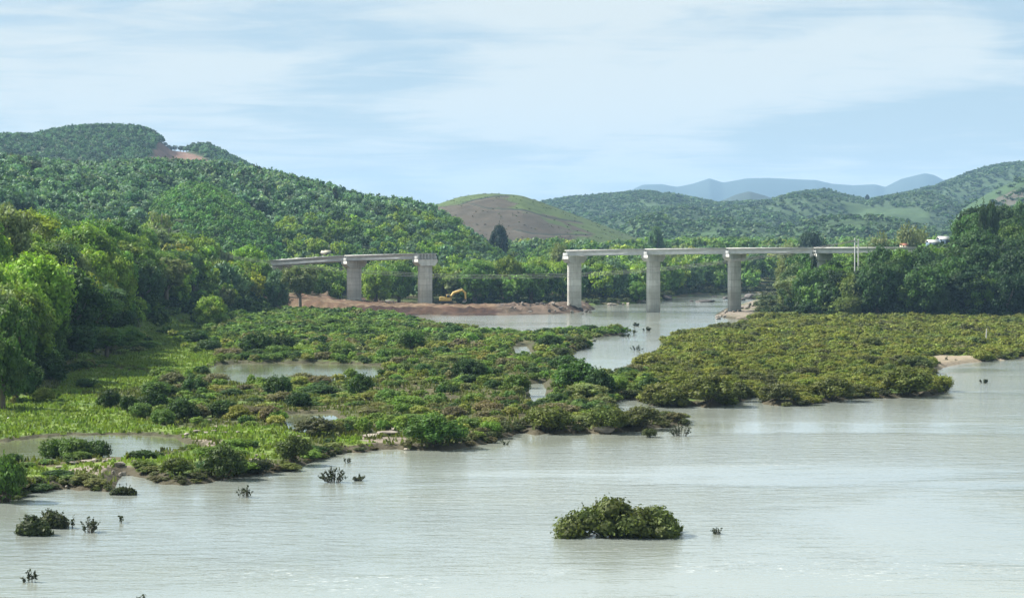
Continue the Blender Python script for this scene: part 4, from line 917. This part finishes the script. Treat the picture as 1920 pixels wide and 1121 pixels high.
# a few skyline trees on the far hills
for (u, vt, Y, wpx, lab) in ((1545, 351, 3240, 9, 'tiny dark tree on the skyline of the nearer wooded hill'), (1554, 352, 3240, 8, 'second tiny dark tree on the skyline of the nearer wooded hill'), (1626, 364, 3100, 9, 'tiny lone tree in the saddle between two wooded hills'), (1194, 358, 3690, 5, 'tiny tree on the ridge below the start of the blue mountains')):
    z = G(u, Y)-.5; h = max(float(Z_of(vt, Y))-z, 6); place('broad', 'skyline_tree', float(X_of(u, Y)), Y, z, max(wpx*Y/F/.8, h*.6), h, (.035, .06, .04), lab, 'tree')
for i, u in enumerate(list(range(292, 330, 6))+list(range(338, 420, 6))):
    Y = 2140; z = G(u, Y)-.5; place('airy', 'ridge_tree', float(X_of(u, Y)), Y, z, 9, random.uniform(5, 8) if u < 340 else random.uniform(7, 11), (.10, .14, .10), 'thin tree on the ridge beside the red scar, left of the gap' if u < 335 else 'thin tree on the ridge right of the red scar', 'tree', 'thin trees on the ridge by the scar')

# ------------------------------------------------------------------ shrubs
def x_(u, y): return (u-960)*y/F
S = []
def shrubs(u0, u1, Y0, Y1, step, cond, rr, hr, cols, wts, seed, dens=None):
    x, y, u = cells(u0, u1, Y0, Y1, step, .48, seed); H, w, dl, dp, er, g, rk, vv = zone(x, y, u); r = np.random.default_rng(seed)
    k = cond(u, y, H, w, dl, dp, g) & ~er & ~rk & (dl > -.5) & (dp > .5) & (H < 6)
    if dens is not None: k &= r.random(len(u)) < dens(u, y, x, g)
    x, y, u, H = x[k], y[k], u[k], H[k]; n = len(x); ra = np.clip((rr[0]+rr[1])*.42*np.exp(.36*r.normal(size=n))*(1+.3*fbm(x/8, y/8, seed+1, 2)), .45, 3.2); h = (.5*r.uniform(*hr, n)+.5*ra*hr[1]/rr[1])*(1+.6*fbm(x/9, y/9, seed, 3)); 
    cz = fbm(x/11, y/11, seed+2, 3); cc = np.array(cols); w_ = np.array(wts)/sum(wts); q = np.clip((cz*1.3+1)/2+r.normal(size=n)*.16, 0, .999); ci = np.searchsorted(np.cumsum(w_), q)
    c = cc[np.clip(ci, 0, len(cc)-1)]*(1+.10*r.normal(size=(n, 1)))*(1+.04*r.normal(size=(n, 3)))
    S.append((x, y, H-.12, ra, h, c))
left = lambda u, y: ~((u > 1150) & (y < 1e9) & (u > 1235-(y-270)*.2))
OL, OL2, OL3 = (.185, .215, .045), (.24, .27, .052), (.12, .13, .05)
shrubs(1120, 1985, 250, 600, 1.8, lambda u, y, H, w, dl, dp, g: ~left(u, y) & ((w < 0) | (H < 1.6)), (.65, 1.55), (.7, 1.75), [OL3, OL, OL2, (.12, .16, .045)], [3, 5, 3, 2], 51)
SG = [(.20, .22, .085), (.14, .22, .055), (.065, .12, .038), (.19, .29, .055), (.27, .30, .075), (.20, .185, .10)]
def dl_(u, y, x, g):
    n = fbm(x/10, y/10, 61, 3); d = np.where(g, .0, .60+.75*n)
    d = np.where(g & (y > 380), .06, d); d = np.where((y < 215) & ~g, .66, d); d = np.where((u < 290) & (y > 250) & (y < 300), .04+.3*(n > .35), d)
    return d
shrubs(-60, 1240, 165, 470, 2.3, lambda u, y, H, w, dl, dp, g: left(u, y) & (w < 0), (.65, 1.9), (.5, 1.9), SG, [3, 4, 2, 3, 3, 2], 52, dl_)
shrubs(-60, 1960, 165, 430, 1.25, lambda u, y, H, w, dl, dp, g: (dl < 1.5) & (dl > -.45) & (w < 0) & ((u < 300) | (fbm(x_(u, y)/5, y/5, 99, 2) > -.55)), (.45, 1.05), (.5, 1.15), [(.13, .12, .06), (.10, .12, .05), (.14, .17, .05), (.07, .085, .04)], [3, 3, 2, 2], 56)
shrubs(200, 1240, 470, 720, 3.3, lambda u, y, H, w, dl, dp, g: left(u, y) & (H < 5), (1.1, 2.4), (.9, 2.3), [(.115, .205, .05), (.17, .27, .055), (.065, .12, .036), (.19, .225, .07)], [4, 4, 2, 2], 53, lambda u, y, x, g: np.where(g, .05, .92))
shrubs(1080, 1480, 640, 1010, 3.6, lambda u, y, H, w, dl, dp, g: (dl > 1) & (H < 4), (1.5, 2.6), (1.2, 2.6), [(.11, .13, .06), (.08, .12, .045)], [1, 1], 54, lambda u, y, x, g: np.full(len(u), .7))
shrubs(860, 1080, 700, 800, 3.4, lambda u, y, H, w, dl, dp, g: (dl > 1), (1.5, 2.8), (1.4, 3.0), [(.11, .14, .06), (.07, .12, .045)], [1, 1], 55, lambda u, y, x, g: np.full(len(u), .75))
shrubs(-60, 620, 250, 760, 3.6, lambda u, y, H, w, dl, dp, g: (w == iL['bench']) & (H < 5.9), (1.8, 3.2), (2.2, 4.6), [(.06, .115, .032), (.09, .16, .04), (.045, .085, .028)], [4, 3, 4], 57, lambda u, y, x, g: np.where(g, .1, .95))
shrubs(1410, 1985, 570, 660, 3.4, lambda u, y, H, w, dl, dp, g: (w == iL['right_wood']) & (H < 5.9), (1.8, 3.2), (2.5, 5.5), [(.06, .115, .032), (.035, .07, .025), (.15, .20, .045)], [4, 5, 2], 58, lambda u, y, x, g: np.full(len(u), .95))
X_, Y_, Z_, R_, H_, T_ = [np.concatenate(a) for a in zip(*S)]; T_ = np.clip(T_, .02, .4)
u_ = 960+X_*F/Y_; H_ = np.where((Y_ > 470) & (u_ > 700) & (u_ < 1200), np.minimum(H_, 1.9), H_); H_ = np.where((Y_ < 212) & (u_ < 700), H_*.6, H_); H_ = np.where((u_ > 390) & (u_ < 725) & (Y_ > 240) & (Y_ < 292), H_*.6, H_); print('shrubs', len(X_))
HS = [  # hero shrubs: u, base row, top row, width px, tint, label
 (815, 842, 784, 118, (.085, .165, .035), 'large bright green rounded bush on the bank beside the pale rock slab'),
 (105, 866, 820, 74, (.085, .15, .035), 'left half of the leafy bush group between the near pond and the grass'),
 (145, 868, 818, 74, (.11, .18, .045), 'lighter middle bush of the group between the near pond and the grass'),
 (183, 866, 822, 60, (.07, .125, .04), 'right bush of the group between the near pond and the grass'),
 (205, 776, 735, 52, (.05, .09, .028), 'dark rounded bush, leftmost on the meadow behind the near pond'),
 (240, 784, 752, 40, (.05, .09, .028), 'small dark bush second from the left behind the near pond'),
 (285, 788, 742, 70, (.05, .09, .028), 'wide dark bush in the row behind the near pond'),
 (342, 800, 756, 66, (.055, .10, .03), 'dark bush at the right end of the row behind the near pond'),
 (292, 752, 716, 62, (.10, .17, .04), 'lighter bush above the row of dark bushes behind the near pond'),
 (415, 792, 758, 70, (.07, .12, .035), 'low dark green bush between the row and the muddy pool'),
 (15, 940, 850, 80, (.10, .18, .04), 'big leafy bush cut by the left picture edge at the water'),
 (-8, 938, 880, 60, (.09, .17, .035), 'low bright bush under the leafy one at the left picture edge'),
 (420, 898, 832, 84, (.075, .11, .035), 'tall dark olive bush standing at the river edge right of the stony shore'),
 (485, 888, 858, 60, (.06, .08, .04), 'low dark bush right of the tall olive one at the river edge'),
 (550, 872, 824, 76, (.11, .15, .05), 'pale green bush at the river edge above the flooded twigs'),
 (590, 828, 792, 90, (.115, .125, .065), 'grey brown bush spreading at the end of the bright lawn'),
 (330, 900, 866, 70, (.12, .16, .04), 'yellowish grassy bush at the river edge by the stony shore'),
 (1085, 742, 682, 110, (.08, .165, .04), 'tall bright green bush by the water patch at the middle of the island'),
 (1125, 748, 698, 62, (.045, .09, .028), 'dark rounded bush right of the tall bright one'),
 (1060, 700, 664, 70, (.08, .15, .045), 'bushy green shrub at the near end of the inner channel'),
 (880, 718, 676, 70, (.05, .095, .03), 'dark bush at the heart of the island thicket'),
 (970, 742, 706, 60, (.12, .19, .04), 'yellow green bush left of the small water patch'),
 (770, 660, 625, 66, (.10, .18, .045), 'bright green bush near the back of the island'),
 (1030, 660, 632, 56, (.05, .09, .032), 'dark bush on the inner channel point'),
 (1052, 674, 654, 46, (.09, .115, .05), 'rounded olive bush at the tip beside the inner channel'),
 (1075, 652, 634, 60, (.10, .13, .045), 'low olive bush reaching into the inner channel'),
 (560, 772, 738, 60, (.045, .085, .028), 'dark bush over the muddy pool'),
 (520, 750, 708, 64, (.06, .115, .035), 'green bush on the near side of the middle pond'),
 (675, 746, 704, 56, (.08, .14, .04), 'leafy bush at the right end of the middle pond'),
 (480, 672, 630, 70, (.055, .105, .032), 'rounded green bush behind the middle pond'),
 (530, 664, 634, 60, (.05, .09, .03), 'dark green bush right of the rounded one behind the middle pond'),
 (1240, 762, 716, 96, (.14, .155, .045), 'olive bush at the left end of the middle sandbar point'),
 (1330, 762, 712, 110, (.12, .14, .04), 'wide dark fronted olive bush on the middle sandbar point'),
 (1385, 752, 716, 60, (.10, .12, .04), 'olive bush at the right end of the middle sandbar point'),
 (1455, 758, 724, 80, (.12, .13, .055), 'sprawling olive bush at the front corner of the right shrub field'),
 (1560, 752, 708, 90, (.13, .15, .042), 'olive bush on the front edge of the right shrub field'),
 (1700, 744, 692, 110, (.125, .15, .04), 'tall olive bush at the river corner of the right shrub field'),
 (1715, 700, 672, 80, (.10, .13, .045), 'bush by the little inlet under the sand beach'),
 (1200, 806, 768, 90, (.11, .12, .045), 'brownish olive bush on the last point of the island'),
 (1140, 812, 764, 90, (.12, .15, .04), 'olive green bush by the lone pale boulder at the island edge'),
 (1030, 812, 764, 100, (.13, .16, .04), 'green olive bush on the front edge of the island'),
 (1218, 818, 800, 34, (.09, .11, .045), 'small round bush standing in the water off the island point'),
]
def hero_shrub(u, vb, vt, wpx, tint, lab, z=0.15, nm='shrub', grp=None):
    Y = float(Y_of(vb, z))+wpx*.0; k = F/Y; h = (vb-vt)/k; r = wpx/k/2
    Y2 = Y+r*.7; e = place('shrub', nm, float(X_of(u, Y2)), Y2, max(G(u, Y2)-.1, -.1) if nm == 'shrub' else -.05, r*1.02, h*1.0, tint, lab, 'shrub', grp); return (float(X_of(u, Y2)), Y2, r)
hs = [hero_shrub(*a) for a in HS]
for (hx, hy, hr) in hs:
    k = (X_-hx)**2+(Y_-hy)**2 > (hr*.9)**2; X_, Y_, Z_, R_, H_, T_ = X_[k], Y_[k], Z_[k], R_[k], H_[k], T_[k]
u_ = 960+X_*F/Y_; ok = (u_ > -50) & (u_ < 1970) & visible(u_, Y_, Z_+H_+.5, .003)
print('visible shrubs', ok.sum()); o = np.nonzero(ok)[0]; o = o[np.argsort(-(R_[o]/Y_[o]))]; k = 300-len(HS)-8
for i in o[:k]:
    u = 960+X_[i]*F/Y_[i]; c = T_[i]
    tone = ('broad ' if R_[i] > 2.1 else 'small ' if R_[i] < 1.5 else '')+(('pale olive' if c[1] > .23 else 'brownish' if c[1] < .135 else 'warm olive' if c[0] > .9*c[1] else 'olive') if c[0] > .8*c[1] else tone_of(c))+(', tall' if H_[i] > 2.2 else ', low' if H_[i] < 1.2 else '')
    sb = [(120, 'left of the stony shore'), (260, 'by the stony shore'), (400, 'right of the stony shore'), (520, 'near the tall dark olive bush'), (640, 'by the muddy pool'), (760, 'by the pale rock slabs'), (900, 'round the large bright bush'), (1050, 'left of the pale boulder'), (1180, 'round the pale boulder'), (1300, 'on the island point'), (1420, 'on the middle sandbar point'), (1600, 'left on the river edge'), (1760, 'right on the river edge'), (9999, 'by the sand beach')]; sw = next(t for b_, t in sb if u < b_)
    reg, g = ('of the left shore', 'shrubs of the bottom left shore') if (u < 520 and Y_[i] < 232) else ('of the right field', 'shrubs of the right field') if u > 1235 else ('of the island', 'shrubs of the island')
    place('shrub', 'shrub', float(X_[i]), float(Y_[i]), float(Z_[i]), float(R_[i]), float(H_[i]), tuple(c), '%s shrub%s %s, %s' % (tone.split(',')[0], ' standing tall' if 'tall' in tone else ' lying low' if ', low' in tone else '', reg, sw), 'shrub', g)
r_ = o[k:]; near = Y_[r_] < 380
LPS2 = [lowpoly(340+i, 8, .36, 200, .22, .92, .40, .60, -.25) for i in range(5)]
Vs = [masszip('shrub_thicket', LP_SHRUB, np.stack([X_, Y_, Z_], 1)[r_[near]], R_[r_[near]], H_[r_[near]], T_[r_[near]], 'low shrubs merging into a thicket over the island and sandbar', 'shrubs'),
      masszip('shrub_thicket_far', LPS2, np.stack([X_, Y_, Z_], 1)[r_[~near]], R_[r_[~near]], H_[r_[~near]], T_[r_[~near]], '', '')]
def join_mass(a, b):
    """fold the second mass into the first: one object for the rest of the shrubs"""
    arr = []
    for o in (a, b):
        me = o.data; v = np.empty(len(me.vertices)*3, np.float32); me.vertices.foreach_get('co', v); l = np.empty(len(me.loops), np.int32); me.loops.foreach_get('vertex_index', l)
        c = np.empty(len(me.vertices)*4, np.float32); me.color_attributes['tint'].data.foreach_get('color', c); arr.append((v.reshape(-1, 3), l.reshape(-1, 4), c.reshape(-1, 4)[:, :3]))
    V = np.concatenate([arr[0][0], arr[1][0]]); Q = np.concatenate([arr[0][1], arr[1][1]+len(arr[0][0])]); Cc = np.concatenate([arr[0][2], arr[1][2]]); lab, cat = a['label'], a['category']
    for o in (a, b): me = o.data; bpy.data.objects.remove(o); bpy.data.meshes.remove(me)
    tag(mesh_obj('shrub_thicket', V, Q, M_FOL, cols=Cc), lab, cat, kind='stuff')
join_mass(*Vs)

# ------------------------------------------------------------------ bushes and twigs standing in the river
def water_bush(u, vb, vt, wpx, seed, tint, lab, leaf=.17, n=5200, twigs=26):
    Y = float(Y_of(vb, 0)); k = F/Y; W2 = wpx/k/2; h = (vb-vt)/k; Y += W2*.35; x = float(X_of(u, Y)); r = np.random.default_rng(seed)
    e = empty('flooded_bush', (x, Y, 0), lab, 'bush'); VV_, QQ_, TT_ = [], [], []; n0 = 0; st = Acc()
    nl = 60
    for i in range(nl):
        a = r.uniform(-1, 1); b = r.uniform(-1, 1); hh = max(.15, (1-abs(a)**4.5))*(.92+.13*math.sin(a*6.5+2.2))*(1-.3*b*b); rr = r.uniform(.55, .95)*h*.36
        c = np.array((a*(W2-rr*.8), b*W2*.38, max(rr*.35, (hh*h*.9-rr*.7)*(1 if i % 2 else r.uniform(.2, .9))))); k2 = int(n/nl); d = rand_unit(k2, r); p = c+d*rr*(1+.16*r.normal(size=(k2, 1)))*np.array((1.15, 1, .85)); ok = p[:, 2] > .02; p, d = p[ok], d[ok]
        V, Q = quads_at(p, d+.8*rand_unit(len(p), r), leaf*r.uniform(.6, 1.4, len(p)), r); VV_.append(V); QQ_.append(Q+n0); n0 += len(V); TT_.append(np.repeat(r.uniform(.75, 1.2)*r.uniform(.8, 1.2, len(p)), 4))
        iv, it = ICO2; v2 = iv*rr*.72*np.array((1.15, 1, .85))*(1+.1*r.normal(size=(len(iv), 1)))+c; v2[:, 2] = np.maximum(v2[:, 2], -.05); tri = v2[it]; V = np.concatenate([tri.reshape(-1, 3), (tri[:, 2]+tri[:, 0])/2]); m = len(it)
        VV_.append(V); QQ_.append(np.stack([np.arange(m)*3, np.arange(m)*3+1, np.arange(m)*3+2, m*3+np.arange(m)], 1)+n0); n0 += len(V); TT_.append(np.full(len(V), .7))  # bush core tint is darker, painting in shade behind the leaf sprays
        st.tube([(a*W2*.3, 0, -.2), (c[0]*.8, c[1]*.8, c[2]*.5), tuple(c)], .05, .02, 5)
    for i in range(twigs):
        a = r.uniform(-1.02, 1.02); hh = h*max(.12, (1-abs(a)**2.6))*r.uniform(.9, 1.08); b0 = np.array((a*W2, r.uniform(-.3, .3)*W2*.4, hh*.75)); d = np.array((a*.5+r.normal()*.3, r.normal()*.3, 1)); d /= np.linalg.norm(d); L = r.uniform(.2, .55); m = 9
        q = b0+d*np.linspace(.1, 1, m)[:, None]*L+r.normal(size=(m, 3))*.035; q[:, 2] = np.maximum(q[:, 2], .03); V, Q = quads_at(q, rand_unit(m, r), np.full(m, leaf*.75), r); VV_.append(V); QQ_.append(Q+n0); n0 += len(V); TT_.append(np.full(len(V), .8)); st.tube([b0, b0+d*L], .015, .006, 4)
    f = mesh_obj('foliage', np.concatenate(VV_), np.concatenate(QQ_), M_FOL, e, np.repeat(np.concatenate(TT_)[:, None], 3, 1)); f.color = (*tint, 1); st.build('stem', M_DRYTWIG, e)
    return e
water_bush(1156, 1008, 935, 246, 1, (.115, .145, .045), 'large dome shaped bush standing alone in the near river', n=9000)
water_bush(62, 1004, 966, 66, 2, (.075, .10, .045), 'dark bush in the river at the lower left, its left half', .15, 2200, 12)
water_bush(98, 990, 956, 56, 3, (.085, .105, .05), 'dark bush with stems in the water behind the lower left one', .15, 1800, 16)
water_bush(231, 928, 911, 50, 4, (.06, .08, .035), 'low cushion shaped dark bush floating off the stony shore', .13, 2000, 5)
def twig_clump(u, vb, vt, wpx, seed, lab, n=14, tint=(.05, .065, .04), leaf=.13, dense=10, upright=.5):
    Y = float(Y_of(vb, 0)); k = F/Y; W2 = wpx/k/2; h = (vb-vt)/k; x = float(X_of(u, Y)); r = np.random.default_rng(seed)
    e = empty('flooded_sprig', (x, Y, 0), lab, 'sprig'); st = Acc(); VV_, QQ_ = [], []; n0 = 0
    for i in range(n):
        a = r.uniform(-1, 1); b0 = np.array((a*W2*upright, r.uniform(-.4, .4), -.1)); hh = h*r.uniform(.45, 1)*(1-.45*abs(a)); top = np.array((a*W2+r.normal()*.06, b0[1]+r.normal()*.15, hh)); mid = (b0+top)/2+np.array((a*-.06, 0, hh*.1))
        st.tube([b0, mid, top], .022, .008, 4); m = dense; t = r.uniform(.3, 1.05, m)[:, None]; q = np.where(t < .5, b0+(mid-b0)*t*2, mid+(top-mid)*(t-.5)*2)+r.normal(size=(m, 3))*.05; q[:, 2] = np.maximum(q[:, 2], .03)
        V, Q = quads_at(q, rand_unit(m, r), leaf*r.uniform(.6, 1.2, m), r, 1.8); VV_.append(V); QQ_.append(Q+n0); n0 += len(V)
    f = mesh_obj('leaves', np.concatenate(VV_), np.concatenate(QQ_), M_FOL, e, np.ones((n0, 3))); f.color = (*tint, 1); st.build('stem', M_DRYTWIG, e)
twig_clump(1345, 1000, 987, 26, 11, 'small leafy sprig poking from the water right of the big dome bush', 9, leaf=.11)
twig_clump(626, 904, 871, 56, 12, 'openwork flooded shrub fanning out of the river off the island', 34, dense=16, upright=.35)
twig_clump(672, 901, 889, 28, 13, 'low dark tuft touching the river right of the fan shaped shrub', 14, dense=14)
twig_clump(651, 868, 853, 16, 14, 'faint upright twigs in the river behind the fan shaped shrub', 7, dense=8)
twig_clump(458, 932, 908, 44, 15, 'leaning flooded twigs in the river below the tall olive bush', 16, dense=9)
twig_clump(166, 997, 962, 30, 16, 'spiky tuft of upright stems right of the lower left flooded bush', 18, dense=12)
twig_clump(228, 979, 953, 8, 17, 'single upright flooded stem alone in the lower left river', 3, dense=12)
twig_clump(55, 1092, 1068, 26, 18, 'three dark spikes in the river near the bottom left corner', 6, dense=16, upright=.8)
twig_clump(122, 990, 952, 30, 19, 'tall thin stems standing right of the lower left flooded bushes', 12, dense=9, upright=.9)
twig_clump(948, 833, 818, 14, 20, 'dark stub of twigs in the water off the island front', 6, dense=9)
twig_clump(1275, 817, 790, 44, 21, 'drooping branch reaching into the water at the island point', 24, dense=14)
twig_clump(1758, 735, 718, 44, 22, 'dark branch drooping into the river at the corner of the right shrub field', 24, leaf=.2, dense=14)
twig_clump(1845, 718, 709, 18, 23, 'small dark bush-like snag alone in the right river', 9, leaf=.22, dense=12)
twig_clump(1192, 657, 645, 30, 24, 'dark twigs in the middle of the inner channel', 12, leaf=.22, dense=10)
twig_clump(1172, 631, 625, 24, 25, 'flat dark snag beside the leafy twigs in the inner channel', 12, leaf=.3, dense=9)
twig_clump(1187, 626, 612, 16, 26, 'pale upright twigs rising in the inner channel', 10, leaf=.25, tint=(.10, .12, .07), dense=9)
twig_clump(1191, 611, 604, 14, 27, 'tiny round bush on the open water in front of the second right pier', 9, leaf=.35, dense=12)
twig_clump(1212, 620, 612, 16, 28, 'tiny low bush left of the right field tip', 9, leaf=.35, dense=12)
twig_clump(1115, 640, 636, 8, 29, 'tiny dark snag off the inner channel point', 4, leaf=.25, dense=8)
twig_clump(265, 1124, 1114, 18, 30, 'twig tips rising at the very bottom of the picture', 5, dense=9, leaf=.09)
# stems by the sand beach
for i, (u, vb, vt) in enumerate(((1774, 680, 666), (1791, 680, 670), (1798, 670, 661))): twig_clump(u, vb, vt, 8, 40+i, ['left dark stump on the sand beach', 'right dark stump at the edge of the sand beach', 'dark tuft higher on the sand beach'][i], 6, leaf=.2, dense=9)

# ------------------------------------------------------------------ rocks
def rock_mesh(seed, sub=2):
    V, T = ico(sub); r = np.random.default_rng(seed); V = V.copy()
    for _ in range(10):
        n = rand_unit(1, r)[0]; d = r.uniform(.45, .85); s = V@n; V = np.where((s > d)[:, None], V-(s-d)[:, None]*n, V)
    V *= (1+.05*r.normal(size=(len(V), 1))); me = bpy.data.meshes.new('rock'); me.from_pydata(V.tolist(), [], T.tolist()); return me
RM = [rock_mesh(i) for i in range(6)]; RMM = {}
def rock(u, v, wpx, hpx, mat, lab, grp=None, dz=0.0):
    z0 = .1; Y = float(Y_of(v, z0)); k = F/Y; i = random.randrange(6); key = (i, mat.name)
    if key not in RMM: me = RM[i].copy(); me.materials.append(mat); RMM[key] = me
    o = bpy.data.objects.new('rock', RMM[key]); C.objects.link(o); o.location = (float(X_of(u, Y)), Y, max(G(u, Y), 0)+hpx/k*.28+dz); o.scale = (wpx/k/2*1.1, wpx/k/2*.8, hpx/k*.72); o.rotation_euler = (0, 0, random.uniform(0, 6)); tag(o, lab, 'rock', grp)
rock(1133, 811, 40, 13, M_PALEROCK, 'rounded pale boulder at the foot of the island front bushes')
rock(1249, 562, 24, 12, M_DARKROCK, 'large black rock in the channel beside the second right pier')
rock(1297, 565, 10, 4, M_DARKROCK, 'small flat black rock left of the channel islet')
rock(1320, 566, 40, 6, M_DARKROCK, 'long low rock under the channel islet shrubs')
rock(1340, 556, 12, 3, M_DARKROCK, 'thin dark rock behind the channel islet'); rock(1362, 560, 20, 5, M_DARKROCK, 'dark rock just left of the third right pier'); rock(1394, 563, 12, 7, M_DARKROCK, 'dark rock just right of the third right pier')
rock(1412, 560, 34, 13, M_DARKROCK, 'big dark rock on the river corner point'); rock(1432, 556, 26, 9, M_DARKROCK, 'dark rock behind the big one on the river corner')
for i, (u, v) in enumerate(((1150, 572), (1160, 570), (1168, 572), (1178, 570), (1187, 568), (1197, 568), (1206, 567), (1143, 573), (1215, 566), (1172, 568))): rock(u, v, random.uniform(7, 13), random.uniform(4, 8), M_PALEROCK if i % 2 else M_ROCK, 'pale boulder in the pile on the far bank between the first right piers', 'boulders on the far bank')
for i in range(24): u = random.uniform(940, 1112); rock(u, random.uniform(583, 589), random.uniform(4, 12), random.uniform(3, 7), random.choice((M_ROCK, M_DARKROCK, M_ROCK)), 'rubble block on the earth spit at the first right pier', 'rubble on the earth spit')
for i in range(22): u = random.uniform(1342, 1425); rock(u, 597-(u-1342)*.32+random.uniform(-3, 3), random.uniform(6, 16), random.uniform(3, 7), random.choice((M_ROCK, M_PALEROCK)), 'tan stone on the river corner point under the third right pier', 'stones on the river corner')
for i, (u, v, w, h) in enumerate(((112, 886, 16, 6), (135, 879, 24, 7), (160, 876, 30, 5), (182, 874, 24, 5), (205, 877, 18, 8), (222, 884, 30, 10), (232, 889, 20, 8), (252, 880, 14, 7), (266, 882, 12, 5), (212, 893, 10, 8), (225, 893, 9, 8), (42, 917, 12, 5), (68, 915, 12, 5), (125, 914, 10, 5), (155, 912, 10, 5), (175, 876, 20, 5), (195, 880, 16, 6))):
    rock(u, v, w, h, M_PALEROCK, 'pale stone on the stony shore below the near pond grass', 'stones of the near shore')
for i, (u, v, w, h) in enumerate(((352, 824, 18, 5), (368, 820, 20, 7), (385, 822, 16, 5), (402, 820, 14, 5), (420, 822, 16, 4), (445, 822, 14, 4), (392, 800, 16, 6), (425, 801, 20, 4), (462, 864, 14, 6), (480, 866, 16, 6), (495, 862, 12, 5))):
    rock(u, v, w, h, M_PALEROCK, 'pale stone at the edge of the bright lawn by the near pond', 'stones round the lawn')
for i, (u, v, w, h, l) in enumerate(((722, 822, 60, 9, 'broad flat pale slab of rock on the bank by the large bright bush'), (702, 828, 60, 7, 'lower flat pale slab in front of the broad slab'), (738, 812, 40, 6, 'upper pale slab behind the broad slab'), (765, 842, 16, 6, 'small pale rock at the water under the large bright bush'), (560, 832, 16, 7, 'pale rock left of the grey brown bush'), (686, 812, 30, 5, 'thin pale slab left of the broad slab'), (690, 760, 20, 6, 'tan stone in a gap of the island thicket'), (705, 756, 16, 6, 'second tan stone in a gap of the island thicket'), (810, 750, 26, 4, 'pale stone by the sliver of water in the island'), (852, 750, 20, 5, 'rounded pale stone at the sliver of water in the island'), (532, 796, 10, 5, 'small dark stone at the muddy pool'))): rock(u, v, w, h, M_PALEROCK if i < 10 else M_DARKROCK, l)
for i, (u, v, w, h, l) in enumerate(((18, 790, 14, 3, 'white slab lying in the meadow, farther one'), (6, 800, 12, 3, 'thin white slab lying in the meadow, middle one'), (1, 812, 12, 9, 'white block at the left picture edge by the pond'))): rock(u, v, w, h, M_WHITE, l)
a = Acc(); a.tube([(0, 0, 0), (.1, 0, 3.2)], .16, .1, 6); Y = 430; o = a.build('white_stake', M_WHITE); o.location = (float(X_of(1849, Y)), Y, G(1849, Y)); tag(o, 'thin white stake sticking up in the right shrub field', 'stake')

# ------------------------------------------------------------------ grass
def grass():
    x, y, u = cells(-40, 1240, 170, 560, .70, .5, 91); kk = (y < 420) | (u < 460); x, y, u = x[kk], y[kk], u[kk]; v0 = HV+(HC-.7)*F/y; g = np.zeros(len(u), bool)
    for p in GRASS: g |= inside(u, v0, p)
    g |= (rng.random(len(u)) < .5) & (u < 1235-(y-270)*.2)
    g &= rng.random(len(u)) < .55
    x, y, u = x[g], y[g], u[g]; H, w, dl, dp, e = ground(u, y, True); k = (dl > .2) & (dp > .3) & (H < 4) & (H > 0); x, y, H, u = x[k], y[k], H[k], u[k]; v0 = HV+(HC-.7)*F/y; gg = np.zeros(len(u), bool)
    for p in GRASS: gg |= inside(u, v0, p)
    n = len(x); print('grass', n); r = np.random.default_rng(5); m = 5
    P0 = np.repeat(np.stack([x, y, H], 1), m, 0)+np.stack([r.normal(size=n*m)*.28, r.normal(size=n*m)*.28, np.zeros(n*m)], 1)
    hgt = r.uniform(.12, .42, n*m)*np.repeat(1+.6*fbm(x/4, y/4, 8, 2)+.3*(~gg), m); ang = r.uniform(0, 2*pi, n*m); wd = r.uniform(.10, .22, n*m)
    dx, dy = np.cos(ang)*wd, np.sin(ang)*wd; lx, ly = r.normal(size=n*m)*.2*hgt, r.normal(size=n*m)*.2*hgt
    V = np.stack([P0+np.stack([-dx, -dy, dx*0-.05], 1), P0+np.stack([dx, dy, dx*0-.05], 1), P0+np.stack([dx*.35+lx, dy*.35+ly, hgt], 1), P0+np.stack([-dx*.35+lx, -dy*.35+ly, hgt*.85], 1)], 1).reshape(-1, 3)
    c = np.where(gg[:, None], np.array((.18, .255, .055)), np.array((.125, .15, .05)))*(1+.16*r.normal(size=(n, 1))); c = np.repeat(np.clip(c, .02, .5), m*4, 0)
    tag(mesh_obj('grass', V, np.arange(len(V)).reshape(-1, 4), M_FOL, cols=c), 'short bright grass and weeds on the left shore', 'grass', kind='stuff')
grass()

# ------------------------------------------------------------------ air
def haze():
    m, b = new_mat('haze'); v = b.n('ShaderNodeVolumePrincipled', {'Color': (.40, .66, .97, 1), 'Density': HAZE_D, 'Anisotropy': 0.0})
    o_ = b.n('ShaderNodeOutputMaterial'); b.nt.links.new(v.outputs[0], o_.inputs['Volume'])
    a = Acc(); a.box((0, 5800, 222), (5100, 6300, 233)); o = a.build('haze', m); o['kind'] = 'stuff'
HAZE_D = 0.7e-4
haze()
for me in (lambda: None,): pass
cy = SC.cycles
cy.max_bounces = 5; cy.diffuse_bounces = 2; cy.glossy_bounces = 2; cy.transmission_bounces = 3; cy.volume_bounces = 0; cy.transparent_max_bounces = 4
cy.use_denoising = True; cy.caustics_reflective = False; cy.caustics_refractive = False
